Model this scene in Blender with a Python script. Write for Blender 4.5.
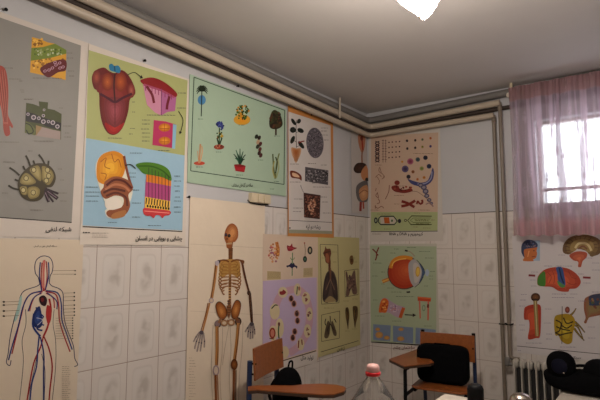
import bpy, math, random, unicodedata
from mathutils import Vector, Matrix
from mathutils.geometry import tessellate_polygon
random.seed(7)
for o in list(bpy.data.objects): bpy.data.objects.remove(o)
SC = bpy.context.scene; COL = SC.collection
PI = math.pi

# ------------------------------------------------------------------ camera (solved from the tile grid on the two walls)
FPX = 496.6; YAW = math.radians(-36.678); PITCH = math.radians(5.8806); ROLL = math.radians(0.0089)
EYE = Vector((2.3235, -4.2152, 1.40))
_f = Vector((math.sin(YAW)*math.cos(PITCH), math.cos(YAW)*math.cos(PITCH), math.sin(PITCH)))
_r = Vector((math.cos(YAW), -math.sin(YAW), 0)); _u = _r.cross(_f)
_r, _u = math.cos(ROLL)*_r+math.sin(ROLL)*_u, -math.sin(ROLL)*_r+math.cos(ROLL)*_u
cam = bpy.data.cameras.new('camera'); cam.sensor_width = 36; cam.lens = FPX/600*36; cam.clip_start = .02
co = bpy.data.objects.new('camera', cam); COL.objects.link(co)
co.matrix_world = Matrix(((_r.x, _u.x, -_f.x, EYE.x), (_r.y, _u.y, -_f.y, EYE.y), (_r.z, _u.z, -_f.z, EYE.z), (0, 0, 0, 1)))
SC.camera = co
# ------------------------------------------------------------------ daylight outside the window, exposure
W = bpy.data.worlds.new('world'); SC.world = W; W.use_nodes = True
bg = W.node_tree.nodes['Background']; bg.inputs[0].default_value = (.86, .92, 1, 1); bg.inputs[1].default_value = 2.7
LAMP_POWER = 300.0
SC.view_settings.view_transform = 'Standard'; SC.view_settings.look = 'None'
SC.view_settings.gamma = 1; SC.view_settings.use_curve_mapping = False
SC.view_settings.exposure = 0.8

# ------------------------------------------------------------------ measuring: a pixel of the 600 x 400 frame to a point on a plane of the room
def ray(u, v): return _f+(u-300)/FPX*_r-(v-200)/FPX*_u
def on_left(u, v, off=0):
    d = ray(u, v); return EYE+d*((off-EYE.x)/d.x)
def on_back(u, v, off=0):
    d = ray(u, v); return EYE+d*((-off-EYE.y)/d.y)
def on_level(u, v, z):
    d = ray(u, v); return EYE+d*((z-EYE.z)/d.z)
def at_depth(u, v, D):
    d = ray(u, v); return EYE+d*(D/math.hypot(d.x, d.y))

# ------------------------------------------------------------------ materials
def lin(c):
    return tuple(((x/255)/12.92 if x/255 <= .04045 else ((x/255+.055)/1.055)**2.4) for x in c)
def mat(name, rgb, rough=.6, metal=0, var=.12, scale=12, bump=0, coat=0, spec=None):
    m = bpy.data.materials.new(name); m.use_nodes = True; nt = m.node_tree; b = nt.nodes['Principled BSDF']
    b.inputs['Roughness'].default_value = rough; b.inputs['Metallic'].default_value = metal
    if spec is not None: b.inputs['Specular IOR Level'].default_value = spec
    if coat: b.inputs['Coat Weight'].default_value = coat
    c = lin(rgb); g = nt.nodes.new('ShaderNodeNewGeometry'); n = nt.nodes.new('ShaderNodeTexNoise')
    n.inputs['Scale'].default_value = scale; n.inputs['Detail'].default_value = 4
    nt.links.new(g.outputs['Position'], n.inputs['Vector'])
    mx = nt.nodes.new('ShaderNodeMix'); mx.data_type = 'RGBA'
    mx.inputs[6].default_value = (*[x*(1-var) for x in c], 1); mx.inputs[7].default_value = (*[min(1, x*(1+var)) for x in c], 1)
    nt.links.new(n.outputs['Fac'], mx.inputs[0]); nt.links.new(mx.outputs[2], b.inputs['Base Color'])
    if bump:
        bp = nt.nodes.new('ShaderNodeBump'); bp.inputs['Strength'].default_value = bump; bp.inputs['Distance'].default_value = .004
        nt.links.new(n.outputs['Fac'], bp.inputs['Height']); nt.links.new(bp.outputs[0], b.inputs['Normal'])
    return m
def glass(name, rgb=(255, 255, 255), rough=.02, ior=1.45, clear=.0):
    m = bpy.data.materials.new(name); m.use_nodes = True; nt = m.node_tree; b = nt.nodes['Principled BSDF']
    b.inputs['Base Color'].default_value = (*lin(rgb), 1); b.inputs['Transmission Weight'].default_value = 1
    b.inputs['Roughness'].default_value = rough; b.inputs['IOR'].default_value = ior
    return m
def wood(name, a, b_, rough=.35):
    m = mat(name, a, rough); nt = m.node_tree; b = nt.nodes['Principled BSDF']
    tc = nt.nodes.new('ShaderNodeTexCoord'); mp = nt.nodes.new('ShaderNodeMapping'); mp.inputs['Scale'].default_value = (4, 26, 30)
    n = nt.nodes.new('ShaderNodeTexNoise'); n.inputs['Scale'].default_value = 1.5; n.inputs['Detail'].default_value = 6; n.inputs['Distortion'].default_value = .6
    mx = nt.nodes.new('ShaderNodeMix'); mx.data_type = 'RGBA'; mx.inputs[6].default_value = (*lin(a), 1); mx.inputs[7].default_value = (*lin(b_), 1)
    nt.links.new(tc.outputs['Object'], mp.inputs[0]); nt.links.new(mp.outputs[0], n.inputs['Vector'])
    nt.links.new(n.outputs['Fac'], mx.inputs[0]); nt.links.new(mx.outputs[2], b.inputs['Base Color'])
    return m
def tiles(name, axis, off, z0):
    m = bpy.data.materials.new(name); m.use_nodes = True; nt = m.node_tree; b = nt.nodes['Principled BSDF']; L = nt.links.new
    def M(op, a, c=None):
        n = nt.nodes.new('ShaderNodeMath'); n.operation = op
        for i, x in enumerate((a, c)):
            if x is None: continue
            if isinstance(x, (int, float)): n.inputs[i].default_value = x
            else: L(x, n.inputs[i])
        return n.outputs[0]
    g = nt.nodes.new('ShaderNodeNewGeometry'); s = nt.nodes.new('ShaderNodeSeparateXYZ'); L(g.outputs['Position'], s.inputs[0])
    U = M('DIVIDE', M('SUBTRACT', s.outputs[axis], off), .1974); V = M('DIVIDE', M('SUBTRACT', s.outputs[2], z0), .3)
    fu = M('FRACT', U); fv = M('FRACT', V)
    eu = M('MULTIPLY', M('MINIMUM', fu, M('SUBTRACT', 1, fu)), .1974); ev = M('MULTIPLY', M('MINIMUM', fv, M('SUBTRACT', 1, fv)), .3)
    edge = M('MINIMUM', eu, ev)
    def ramp(x, a, c, lo=0, hi=1):
        n = nt.nodes.new('ShaderNodeMapRange'); n.interpolation_type = 'SMOOTHSTEP'; L(x, n.inputs[0])
        for i, q in enumerate((a, c, lo, hi)): n.inputs[i+1].default_value = q
        return n.outputs[0]
    n1 = nt.nodes.new('ShaderNodeTexNoise'); n1.inputs['Scale'].default_value = 17; n1.inputs['Detail'].default_value = 1.5; n1.inputs['Distortion'].default_value = .2
    L(g.outputs['Position'], n1.inputs['Vector'])
    sx = M('MULTIPLY', M('SUBTRACT', fu, .5), .1974); sz = M('MULTIPLY', M('SUBTRACT', fv, .49), .3)
    def se(cx, hx, hz, tilt):       # superellipse distance
        px_ = M('ADD', M('SUBTRACT', sx, cx), M('MULTIPLY', sz, tilt)); e_ = 7 if tilt == 0 else 3
        return M('POWER', M('ADD', M('POWER', M('DIVIDE', M('ABSOLUTE', px_), hx), e_), M('POWER', M('DIVIDE', M('ABSOLUTE', sz), hz), e_)), 1/e_)
    q = se(0, .062, .112, 0); q2 = se(.006, .046, .100, -.15)
    panel = ramp(q, 1.05, .96)
    rim = M('MULTIPLY', ramp(q, 1.10, 1.0), ramp(q, .90, .99)); motif = M('MAXIMUM', M('MULTIPLY', rim, .22), M('MULTIPLY', ramp(q2, 1.1, .35), ramp(n1.outputs['Fac'], .36, .66, .15, .8)))
    n2 = nt.nodes.new('ShaderNodeTexNoise'); n2.inputs['Scale'].default_value = 3; L(g.outputs['Position'], n2.inputs['Vector'])
    def mix(f, a, c):
        x = nt.nodes.new('ShaderNodeMix'); x.data_type = 'RGBA'; L(f, x.inputs[0])
        for i, y in ((6, a), (7, c)):
            if isinstance(y, tuple): x.inputs[i].default_value = (*lin(y), 1)
            else: L(y, x.inputs[i])
        return x.outputs[2]
    base = mix(panel, mix(n2.outputs['Fac'], (206, 197, 189), (217, 209, 202)), (212, 205, 198))
    c1 = mix(motif, base, (178, 168, 159))
    c2 = mix(ramp(edge, .0008, .0024), (146, 122, 108), c1)
    L(c2, b.inputs['Base Color']); L(ramp(edge, .0012, .003, .8, .32), b.inputs['Roughness'])
    h = M('SUBTRACT', M('ADD', ramp(edge, .001, .004), M('MULTIPLY', panel, -.35)), M('MULTIPLY', motif, .3))
    bp = nt.nodes.new('ShaderNodeBump'); bp.inputs['Strength'].default_value = .5; bp.inputs['Distance'].default_value = .0015
    L(h, bp.inputs['Height']); L(bp.outputs[0], b.inputs['Normal'])
    return m
def print_mat():
    m = bpy.data.materials.new('printed_paper'); m.use_nodes = True; nt = m.node_tree; b = nt.nodes['Principled BSDF']
    a = nt.nodes.new('ShaderNodeVertexColor'); a.layer_name = 'ink'; nt.links.new(a.outputs[0], b.inputs['Base Color'])
    b.inputs['Roughness'].default_value = .5; b.inputs['Specular IOR Level'].default_value = .3
    g = nt.nodes.new('ShaderNodeNewGeometry'); n = nt.nodes.new('ShaderNodeTexNoise'); n.inputs['Scale'].default_value = 5; n.inputs['Detail'].default_value = 3; nt.links.new(g.outputs['Position'], n.inputs['Vector'])
    bp = nt.nodes.new('ShaderNodeBump'); bp.inputs['Strength'].default_value = .35; bp.inputs['Distance'].default_value = .02; nt.links.new(n.outputs['Fac'], bp.inputs['Height']); nt.links.new(bp.outputs[0], b.inputs['Normal'])
    return m
PRINT = print_mat()
M_paint = mat('white_wall_paint', (190, 189, 190), .6, var=.06, scale=3, bump=.15)
M_ceil = mat('ceiling_paint', (198, 192, 188), .75, var=.07, scale=2.2, bump=.2)
M_floor = mat('mosaic_floor', (140, 132, 122), .5, var=.25, scale=60)
M_pipe = mat('cream_pipe_paint', (182, 168, 150), .4, var=.08, scale=8)
M_gpipe = mat('grey_pipe_paint', (116, 112, 108), .6, var=.12, scale=8)
M_dark = mat('black_metal', (12, 12, 14), .55, spec=.15)
M_blue = mat('blue_frame_paint', (28, 44, 78), .4, var=.1)
M_wood = wood('varnished_plywood', (160, 92, 46), (118, 62, 28), .3)
M_edge = mat('dark_plywood_edge', (58, 38, 26), .6)
M_bag = mat('black_cloth', (9, 9, 11), .9, var=.3, scale=40, bump=.3, spec=.06)
M_white = mat('white_laminate', (214, 204, 190), .35, var=.04)
M_cream = mat('cream_plastic', (205, 190, 160), .4, var=.04)
M_red = mat('red_plastic_cap', (200, 14, 24), .3, var=.05)
M_steel = mat('polished_steel', (200, 190, 180), .16, 1, var=.04)
M_riser = mat('darker_riser_paint', (128, 116, 102), .4, var=.2, scale=14)  # darker than the horizontal runs
M_shade_soot = mat('shade_soot_brown', (58, 46, 38), .7, var=.25, scale=20)  # dark brown that paints in shade, with some soot behind the pipes
M_gap_shade = mat('radiator_gap_shade', (30, 28, 27), .8)  # near-black that paints in the shade between the radiator fins
M_rad = mat('radiator_enamel', (186, 180, 170), .35, var=.06)
M_navy = mat('navy_cloth', (14, 15, 30), .7, var=.2, spec=.1)

# ------------------------------------------------------------------ objects
def tag(o, label, cat, group=None):
    o['label'] = label; o['category'] = cat
    if group: o['group'] = group
    return o
def empty(name, loc, rz=0, label=None, cat=None, group=None):
    o = bpy.data.objects.new(name, None); COL.objects.link(o); o.empty_display_size = .1
    o.location = loc; o.rotation_euler = (0, 0, rz)
    if label: tag(o, label, cat, group)
    return o
def copy_tree(o, parent=None):
    c = o.copy(); COL.objects.link(c); c.parent = parent
    for ch in [x for x in o.children]: copy_tree(ch, c)
    return c
class MB:
    def __init__(s): s.v = []; s.f = []; s.sm = []
    def add(s, vs, fs, smooth=False):
        k = len(s.v); s.v += [tuple(x) for x in vs]
        for f in fs: s.f.append(tuple(i+k for i in f)); s.sm.append(smooth)
        return s
    def box(s, a, b, rot=None, piv=None):
        vs = [Vector((x, y, z)) for x in (a[0], b[0]) for y in (a[1], b[1]) for z in (a[2], b[2])]
        if rot is not None:
            p = Vector(piv) if piv else (Vector(a)+Vector(b))/2
            vs = [p+rot@(q-p) for q in vs]
        return s.add(vs, [(0, 1, 3, 2), (4, 6, 7, 5), (0, 4, 5, 1), (2, 3, 7, 6), (0, 2, 6, 4), (1, 5, 7, 3)])
    def tube(s, pts, r, n=10, cap=True):
        pts = [Vector(p) for p in pts]; rr = r if isinstance(r, (list, tuple)) else [r]*len(pts)
        t0 = (pts[1]-pts[0]).normalized(); nx = t0.orthogonal().normalized(); vs = []
        for i, p in enumerate(pts):
            t = ((pts[min(i+1, len(pts)-1)]-pts[max(i-1, 0)])).normalized()
            nx = (nx-t*nx.dot(t)).normalized(); by = t.cross(nx)
            for j in range(n):
                a = 2*PI*j/n; vs.append(p+(nx*math.cos(a)+by*math.sin(a))*rr[i])
        fs = [(i*n+j, i*n+(j+1) % n, (i+1)*n+(j+1) % n, (i+1)*n+j) for i in range(len(pts)-1) for j in range(n)]
        s.add(vs, fs, True)
        if cap:
            s.add(vs[:n], [tuple(reversed(range(n)))]); s.add(vs[-n:], [tuple(range(n))])
        return s
    def lathe(s, prof, c=(0, 0, 0), n=32, flute=0, nf=12):
        vs = []
        for (r, z) in prof:
            for j in range(n):
                a = 2*PI*j/n; q = r*(1+flute*math.cos(nf*a)); vs.append((c[0]+q*math.cos(a), c[1]+q*math.sin(a), c[2]+z))
        fs = [(i*n+j, i*n+(j+1) % n, (i+1)*n+(j+1) % n, (i+1)*n+j) for i in range(len(prof)-1) for j in range(n)]
        return s.add(vs, fs, True)
    def prism(s, poly, z0, z1):
        n = len(poly); vs = [(x, y, z0) for x, y in poly]+[(x, y, z1) for x, y in poly]
        return s.add(vs, [tuple(reversed(range(n))), tuple(range(n, 2*n))]+[(i, (i+1) % n, n+(i+1) % n, n+i) for i in range(n)])
    def sell(s, c, rx, ry, rz, e=2.0, n=24, m=14, f=None):
        vs = []; sg = lambda x, p: math.copysign(abs(x)**p, x)
        for i in range(m+1):
            ph = -PI/2+PI*i/m
            for j in range(n):
                a = 2*PI*j/n
                x = sg(math.cos(ph), 2/e)*sg(math.cos(a), 2/e); y = sg(math.cos(ph), 2/e)*sg(math.sin(a), 2/e); z = sg(math.sin(ph), 2/e)
                p = Vector((c[0]+rx*x, c[1]+ry*y, c[2]+rz*z)); vs.append(f(p) if f else p)
        return s.add(vs, [(i*n+j, i*n+(j+1) % n, (i+1)*n+(j+1) % n, (i+1)*n+j) for i in range(m) for j in range(n)], True)
    def build(s, name, m, parent=None, origin=(0, 0, 0), bevel=0, kind=None):
        o3 = Vector(origin); me = bpy.data.meshes.new(name); me.from_pydata([Vector(v)-o3 for v in s.v], [], s.f); me.validate()
        for p, q in zip(me.polygons, s.sm): p.use_smooth = q
        me.materials.append(m); o = bpy.data.objects.new(name, me); COL.objects.link(o)
        if parent: o.parent = parent
        else: o.location = o3
        if bevel:
            b = o.modifiers.new('bevel', 'BEVEL'); b.width = bevel; b.segments = 2; b.limit_method = 'ANGLE'
        if kind: o['kind'] = kind
        return o
def fillet(pts, r, n=6):
    pts = [Vector(p) for p in pts]; out = [pts[0]]
    for i in range(1, len(pts)-1):
        a, b, c = pts[i-1], pts[i], pts[i+1]; d1 = (a-b); d2 = (c-b); q = min(r, d1.length*.45, d2.length*.45)
        p1 = b+d1.normalized()*q; p2 = b+d2.normalized()*q
        for k in range(n+1):
            t = k/n; out.append(p1*(1-t)**2+b*2*t*(1-t)+p2*t*t)
    return out+[pts[-1]]

# ------------------------------------------------------------------ the setting
CZ = 2.742; TZ = 1.7206; X1 = 4.3; Y1 = -6.3
M_tL = tiles('left_wall_tiles', 1, -2.8085, TZ-1.8); M_tB = tiles('back_wall_tiles', 0, .8152, TZ-1.8)
WX0, WX1, WZ0, WZ1 = 1.508, 2.75, 1.757, 2.432
MB().box((-.25, Y1-.25, 0), (-.004, .254, CZ)).build('wall_left', M_paint, kind='structure')
w = MB(); y0, y1 = .004, .25
w.box((-.004, y0, 0), (WX0, y1, CZ)); w.box((WX1, y0, 0), (X1+.2, y1, CZ)); w.box((WX0, y0, 0), (WX1, y1, WZ0)); w.box((WX0, y0, WZ1), (WX1, y1, CZ))
w.build('wall_back', M_paint, kind='structure')
MB().box((X1, Y1, 0), (X1+.2, .004, CZ)).build('wall_right', M_paint, kind='structure')
MB().box((-.004, Y1-.2, 0), (X1+.2, Y1, CZ)).build('wall_front', M_paint, kind='structure')
MB().box((-.25, Y1-.25, -.1), (X1+.25, .25, 0)).build('floor', M_floor, kind='structure')
MB().box((-.25, Y1-.25, CZ), (X1+.25, .25, CZ+.12)).build('ceiling', M_ceil, kind='structure')
o = MB().box((-.004, Y1, 0), (0, .004, TZ)).build('trim_1', M_tL, kind='structure')
o = MB().box((0, 0, 0), (X1, .004, TZ)).build('trim_2', M_tB, kind='structure')
MB().box((-.004, Y1, TZ), (.0012, .004, TZ+.005)).build('shade_strip_left', M_shade_soot, kind='structure')  # thin dark strip standing in for the shadow line on the tile top
MB().box((.0012, -.0012, TZ), (X1, .004, TZ+.005)).build('shade_strip_back', M_shade_soot, kind='structure')  # same painted shadow line along the back wall tiles
# window: steel frame with a transom, bars and panes
win = MB(); t = .022
win.box((WX0, .08, WZ0), (WX1, .13, WZ0+t)); win.box((WX0, .08, WZ1-t), (WX1, .13, WZ1))
for x in (WX0, (WX0+WX1)/2-t/2, WX1-t): win.box((x, .081, WZ0+t), (x+t, .129, WZ1-t))
win.box((WX0, .085, WZ0+.115), (WX1, .125, WZ0+.14))
wf = win.build('window_1', M_white, kind='structure')
g = MB()
for xa, xb in ((WX0+t, (WX0+WX1)/2-t/2), ((WX0+WX1)/2+t/2, WX1-t)): g.box((xa, .103, WZ0+t), (xb, .107, WZ1-t))
M_pane = bpy.data.materials.new('window_pane'); M_pane.use_nodes = True; nt = M_pane.node_tree
tr = nt.nodes.new('ShaderNodeBsdfTransparent'); gl = nt.nodes.new('ShaderNodeBsdfGlossy'); gl.inputs[1].default_value = .03; mx = nt.nodes.new('ShaderNodeMixShader'); mx.inputs[0].default_value = .07
nt.links.new(tr.outputs[0], mx.inputs[1]); nt.links.new(gl.outputs[0], mx.inputs[2]); nt.links.new(mx.outputs[0], nt.nodes['Material Output'].inputs[0])
g.build('window_pane', M_pane, wf)

# ------------------------------------------------------------------ printed wall charts
class Chart:
    def __init__(s, label, wall, rect, base, col, name='wall_chart', group=None):
        s.wall = wall; s.base = base; s.rect = rect; a0, a1, z0, z1 = rect
        s.o = Vector((base, (a0+a1)/2, z0)) if wall == 'L' else Vector(((a0+a1)/2, -base, z0))
        s.root = empty(name, s.o, 0, label, 'poster', group)
        s.n = 0; s.th = .0012; s.top = base+s.th
        sh = Art(s, None); sh.sheet(col); s.sh = sh
    def art(s, crop): return Art(s, crop)
class Art:
    def __init__(s, ch, crop): s.ch = ch; s.crop = crop; s.v = []; s.f = []; s.c = []; s.lay = ch.n; s.g = (1.2 if ch.wall == 'L' else 1.08) if hasattr(ch, 'sh') else 1.0
    def off(s): return s.ch.top+.00012+s.lay*.00003
    def P(s, x, y):
        if s.crop: x, y = s.crop[0]+x/s.crop[2], s.crop[1]+y/s.crop[2]
        p = on_left(x, y, s.off()) if s.ch.wall == 'L' else on_back(x, y, s.off())
        return p
    def at(s, a, z): return Vector((s.off(), a, z)) if s.ch.wall == 'L' else Vector((a, -s.off(), z))
    def raw(s, pts, tris, col):
        k = len(s.v); s.v += pts; s.f += [tuple(i+k for i in t) for t in tris]; s.c += [(*[x**s.g for x in lin(col)], 1)]*len(pts)
    def sheet(s, col):
        a0, a1, z0, z1 = s.ch.rect; t = s.ch.top; b = s.ch.base
        f = (lambda a, z, d: Vector((d, a, z))) if s.ch.wall == 'L' else (lambda a, z, d: Vector((a, -d, z)))
        vs = [f(a, z, d) for d in (b, t) for a, z in ((a0, z0), (a1, z0), (a1, z1), (a0, z1))]
        s.raw(vs, [(3, 2, 1, 0), (4, 5, 6, 7), (0, 1, 5, 4), (1, 2, 6, 5), (2, 3, 7, 6), (3, 0, 4, 7)], col)
    def wpoly(s, pts, col):       # polygon in wall coordinates
        s.lay += 1; q = [s.at(*p) for p in pts]; s._tess(q, col)
    def wrect(s, a0, a1, z0, z1, col): s.wpoly([(a0, z0), (a1, z0), (a1, z1), (a0, z1)], col)
    def _tess(s, q, col):
        ax = (lambda p: Vector((p.y, p.z, 0))) if s.ch.wall == 'L' else (lambda p: Vector((p.x, p.z, 0)))
        f2 = [ax(p) for p in q]; tr = tessellate_polygon([f2]); out = []
        for t in tr:
            a, b, c = (f2[i] for i in t)
            out.append(tuple(t) if (b-a).cross(c-a).z > 0 else tuple(reversed(t)))
        s.raw(q, out, col)
    def poly(s, pts, col, same=False):
        if not same: s.lay += 1
        s._tess([s.P(*p) for p in pts], col); return s
    def ell(s, x, y, rx, ry, col, rot=0, n=18, same=False):
        if not same: s.lay += 1
        c, d = math.cos(rot), math.sin(rot)
        q = [s.P(x+rx*math.cos(2*PI*i/n)*c-ry*math.sin(2*PI*i/n)*d, y+rx*math.cos(2*PI*i/n)*d+ry*math.sin(2*PI*i/n)*c) for i in range(n)]
        s.raw(q, [tuple(reversed(range(n)))], col); return s
    def gell(s, x, y, rx, ry, c0, c1, rot=0, k=5, dx=0, dy=0):
        for i in range(k):
            t = i/(k-1); g = 1-t*.85
            s.ell(x+dx*t, y+dy*t, rx*g, ry*g, tuple(c0[j]*(1-t)+c1[j]*t for j in range(3)), rot)
        return s
    def smooth(s, pts, closed=True, k=5):
        n = len(pts); out = []
        for i in range(n if closed else n-1):
            g = (lambda j: pts[j % n]) if closed else (lambda j: pts[max(0, min(n-1, j))])
            p0, p1, p2, p3 = g(i-1), g(i), g(i+1), g(i+2)
            for m in range(k):
                t = m/k
                out.append(tuple(.5*(2*p1[a]+(p2[a]-p0[a])*t+(2*p0[a]-5*p1[a]+4*p2[a]-p3[a])*t*t+(3*p1[a]-p0[a]-3*p2[a]+p3[a])*t**3) for a in (0, 1)))
        if not closed: out.append(pts[-1])
        return out
    def blob(s, pts, col): return s.poly(s.smooth(pts), col)
    def gblob(s, pts, c0, c1, k=4, sh=.75, dx=0, dy=0):
        cx = sum(p[0] for p in pts)/len(pts); cy = sum(p[1] for p in pts)/len(pts)
        for i in range(k):
            t = i/(k-1); g = 1-t*sh
            s.blob([(cx+dx*t+(p[0]-cx)*g, cy+dy*t+(p[1]-cy)*g) for p in pts], tuple(c0[j]*(1-t)+c1[j]*t for j in range(3)))
        return s
    def line(s, pts, w, col, curve=False, taper=1, same=False):
        if not same: s.lay += 1
        if curve: pts = s.smooth(pts, False)
        n = len(pts); L = []; R = []
        for i in range(n):
            a = pts[max(0, i-1)]; b = pts[min(n-1, i+1)]; dx, dy = b[0]-a[0], b[1]-a[1]; l = math.hypot(dx, dy) or 1
            h = w/2*(1+(taper-1)*i/max(1, n-1)); L.append((pts[i][0]-dy/l*h, pts[i][1]+dx/l*h)); R.append((pts[i][0]+dy/l*h, pts[i][1]-dx/l*h))
        q = [s.P(*p) for p in L]+[s.P(*p) for p in R]
        s.raw(q, [(i, i+1, n+i+1, n+i) for i in range(n-1)], col); return s
    def dots(s, cx, cy, rx, ry, n, r, cols, sq=False, asp=1):
        s.lay += 1
        for i in range(n):
            s.lay += .02
            if sq: x, y = cx+random.uniform(-rx, rx), cy+random.uniform(-ry, ry)
            else:
                a = random.uniform(0, 2*PI); q = math.sqrt(random.random()); x, y = cx+rx*q*math.cos(a), cy+ry*q*math.sin(a)
            k = r*random.uniform(.7, 1.3); s.ell(x, y, k, k*asp, random.choice(cols), random.uniform(0, 3), 7, True)
        return s
    def caps(s, lst, col=(120, 112, 106), h=.8):
        k = s.crop[2] if s.crop else 1; s.lay += 1
        for x, y, l in lst:
            x0 = x
            while x0 < x+l:
                d = random.uniform(1.2, 3.2)*k; s.line([(x0, y), (min(x0+d, x+l), y+.02*(x0-x))], h*k*random.uniform(.7, 1.1), col, same=True); x0 += d+.5*k
        return s
    def text(s, t, x0, x1, yb, col=(40, 34, 32), hz=1.0):      # right-to-left line of print between two pixels on a baseline
        s.lay += 1
        cu = bpy.data.curves.new('t', 'FONT'); cu.body = shape(t); cu.resolution_u = 2; cu.offset = .015; o = bpy.data.objects.new('t', cu); COL.objects.link(o)
        bpy.context.view_layer.update(); dg = bpy.context.evaluated_depsgraph_get(); me = bpy.data.meshes.new_from_object(o.evaluated_get(dg))
        xs = [v.co.x for v in me.vertices]; w0, w1 = min(xs), max(xs)
        A, B = s.P(x0, yb), s.P(x1, yb); k = (B-A).length/(w1-w0); h = Vector((0, 1, 0)) if s.ch.wall == 'L' else Vector((1, 0, 0))
        sl = (B.z-A.z)/(B-A).length
        q = [A+h*((v.co.x-w0)*k)+Vector((0, 0, v.co.y*k*hz+(v.co.x-w0)*k*sl)) for v in me.vertices]
        s.raw(q, [tuple(p.vertices) for p in me.polygons], col)
        bpy.data.objects.remove(o); bpy.data.curves.remove(cu); bpy.data.meshes.remove(me); return s
    def done(s, name, label=None):
        if name == 'fine_print':          # print on the sheet itself
            t = s.ch.sh; k = len(t.v); t.v += s.v; t.f += [tuple(i+k for i in f) for f in s.f]; t.c += s.c; me = s.ch.sheet.data; me.clear_geometry(); name = None
            s.ch.n = max(s.ch.n, math.ceil(s.lay)+1); s = t
        if name: me = bpy.data.meshes.new(name)
        me.from_pydata([p-s.ch.o for p in s.v], [], s.f)
        a = me.color_attributes.new('ink', 'FLOAT_COLOR', 'POINT')
        a.data.foreach_set('color', [x for c in s.c for x in c])
        if name is None: return s.ch.sheet
        me.materials.append(PRINT)
        s.ch.n = max(s.ch.n, math.ceil(s.lay)+1)
        o = bpy.data.objects.new(name, me); COL.objects.link(o); o.parent = s.ch.root
        if label: o['label'] = label
        if name == 'sheet': s.ch.sheet = o
        return o
forms = {}
for cp in list(range(0xFB50, 0xFDFF))+list(range(0xFE70, 0xFEFF)):
    d = unicodedata.decomposition(chr(cp)).split()
    if len(d) == 2 and d[0] in ('<isolated>', '<final>', '<initial>', '<medial>'): forms.setdefault(chr(int(d[1], 16)), {})[d[0][1:-1]] = chr(cp)
def shape(t):
    out = []
    for i, c in enumerate(t):
        f = forms.get(c)
        if not f: out.append(c); continue
        pj = i > 0 and 'initial' in forms.get(t[i-1], {}); nj = 'initial' in f and i+1 < len(t) and t[i+1] in forms
        out.append(f.get('medial' if pj and nj else 'final' if pj else 'initial' if nj else 'isolated', c))
    import re
    return re.sub('[A-Za-z]+', lambda m: m.group()[::-1], ''.join(reversed(out)))
CAP = (125, 116, 110); INK = (44, 38, 36)

# --- lymphatic system
c = Chart('grey lymph chart with yellow fat tissue block, top left on the wall', 'L', (-3.60, -2.893, 1.462, 2.455), .0015, (206, 196, 186))
s = c.sh; s.poly([(-70, -12), (0, 17.5), (81, 45.5), (76, 145), (71.7, 222), (0, 217), (-70, 211)], (142, 139, 133)); s.poly([(-70, 211), (0, 217), (71.7, 222), (71.7, 223), (0, 218), (-70, 212)], INK); s.done('sheet')
A = c.art(None)
A.blob([(-6, 64), (2, 66), (5.6, 70), (7.6, 80), (8.4, 92), (8.2, 104), (8, 114), (10, 120), (13, 126), (12, 128), (9.5, 126), (10, 134), (6, 136), (3.5, 130), (2.6, 118), (0, 105), (-6, 100), (-14, 130), (-18, 215), (-40, 215), (-40, 50), (-20, 55)], (168, 78, 62))
for k in range(4): A.line([(-3+2.4*k, 70), (0+2.2*k, 95), (4+1.2*k, 124)], .5, (205, 130, 110), True)
for k in range(3): A.line([(-1+2.4*k, 70), (1.5+2.2*k, 95), (5+1.1*k, 122)], .4, (110, 40, 36), True)
A.done('muscle_figure')
A = c.art((0, 20, 5))
A.poly([(160, 85), (205, 97), (240, 112), (275, 118), (332, 150), (328, 300), (150, 262)], (218, 168, 58)); A.dots(190, 110, 28, 20, 26, 6, [(150, 105, 30), (235, 190, 90)]); A.dots(240, 220, 80, 28, 50, 6, [(150, 105, 30), (235, 195, 95), (170, 120, 40)], True)
A.poly([(157, 140), (215, 135), (275, 118), (332, 150), (332, 168), (250, 190), (154, 204)], (128, 145, 62)); A.dots(240, 160, 70, 14, 40, 5, [(90, 110, 40), (190, 195, 160), (160, 170, 110)], True)
A.blob([(200, 245), (250, 212), (325, 198), (329, 250), (290, 262), (240, 287)], (112, 34, 36))
for x, y in ((225, 255), (245, 250), (262, 240), (280, 225), (298, 215), (300, 240), (315, 235), (275, 212)): A.ell(x, y, 9, 7, (190, 150, 165), -.4); A.ell(x, y, 5, 4, (112, 40, 50), -.4)
A.done('fat_tissue_picture')
A = c.art((0, 95, 5.714))
A.poly([(150, 45), (190, 52), (225, 65), (222, 36), (275, 42), (272, 78), (310, 85), (352, 108), (348, 255), (142, 215)], (84, 90, 46))
A.poly([(148, 95), (190, 105), (250, 130), (350, 160), (347, 200), (300, 190), (262, 180), (240, 165), (200, 158), (148, 150)], (46, 42, 44))
for x, y, r in ((160, 110, 9), (192, 128, 14), (222, 133, 10), (248, 118, 9), (248, 152, 13), (277, 152, 9), (302, 158, 13), (328, 180, 12), (252, 85, 7)): A.ell(x, y, r, r, (196, 186, 190)); A.ell(x, y, r*.6, r*.6, (84, 78, 90))
A.poly([(205, 172), (240, 182), (300, 198), (346, 208), (345, 255), (205, 233)], (172, 156, 150)); A.poly([(205, 172), (240, 182), (230, 200), (205, 233)], (165, 140, 100))
A.poly([(146, 150), (175, 165), (205, 195), (200, 230), (142, 215)], (112, 120, 66)); A.line([(146, 160), (175, 175), (190, 210), (165, 222), (150, 200)], 7, (52, 56, 34), True)
A.done('tissue_section_picture')
A = c.art((0, 145, 4.21))
for p in ([(40, 95), (62, 110), (82, 128)], [(35, 170), (55, 182), (80, 188)], [(108, 44), (118, 62), (128, 90)], [(163, 40), (178, 60), (190, 85)], [(97, 88), (105, 105)], [(140, 65), (148, 88)], [(205, 66), (202, 90)], [(62, 145), (80, 152)]): A.line(p, 8, (62, 56, 36), True)
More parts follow.
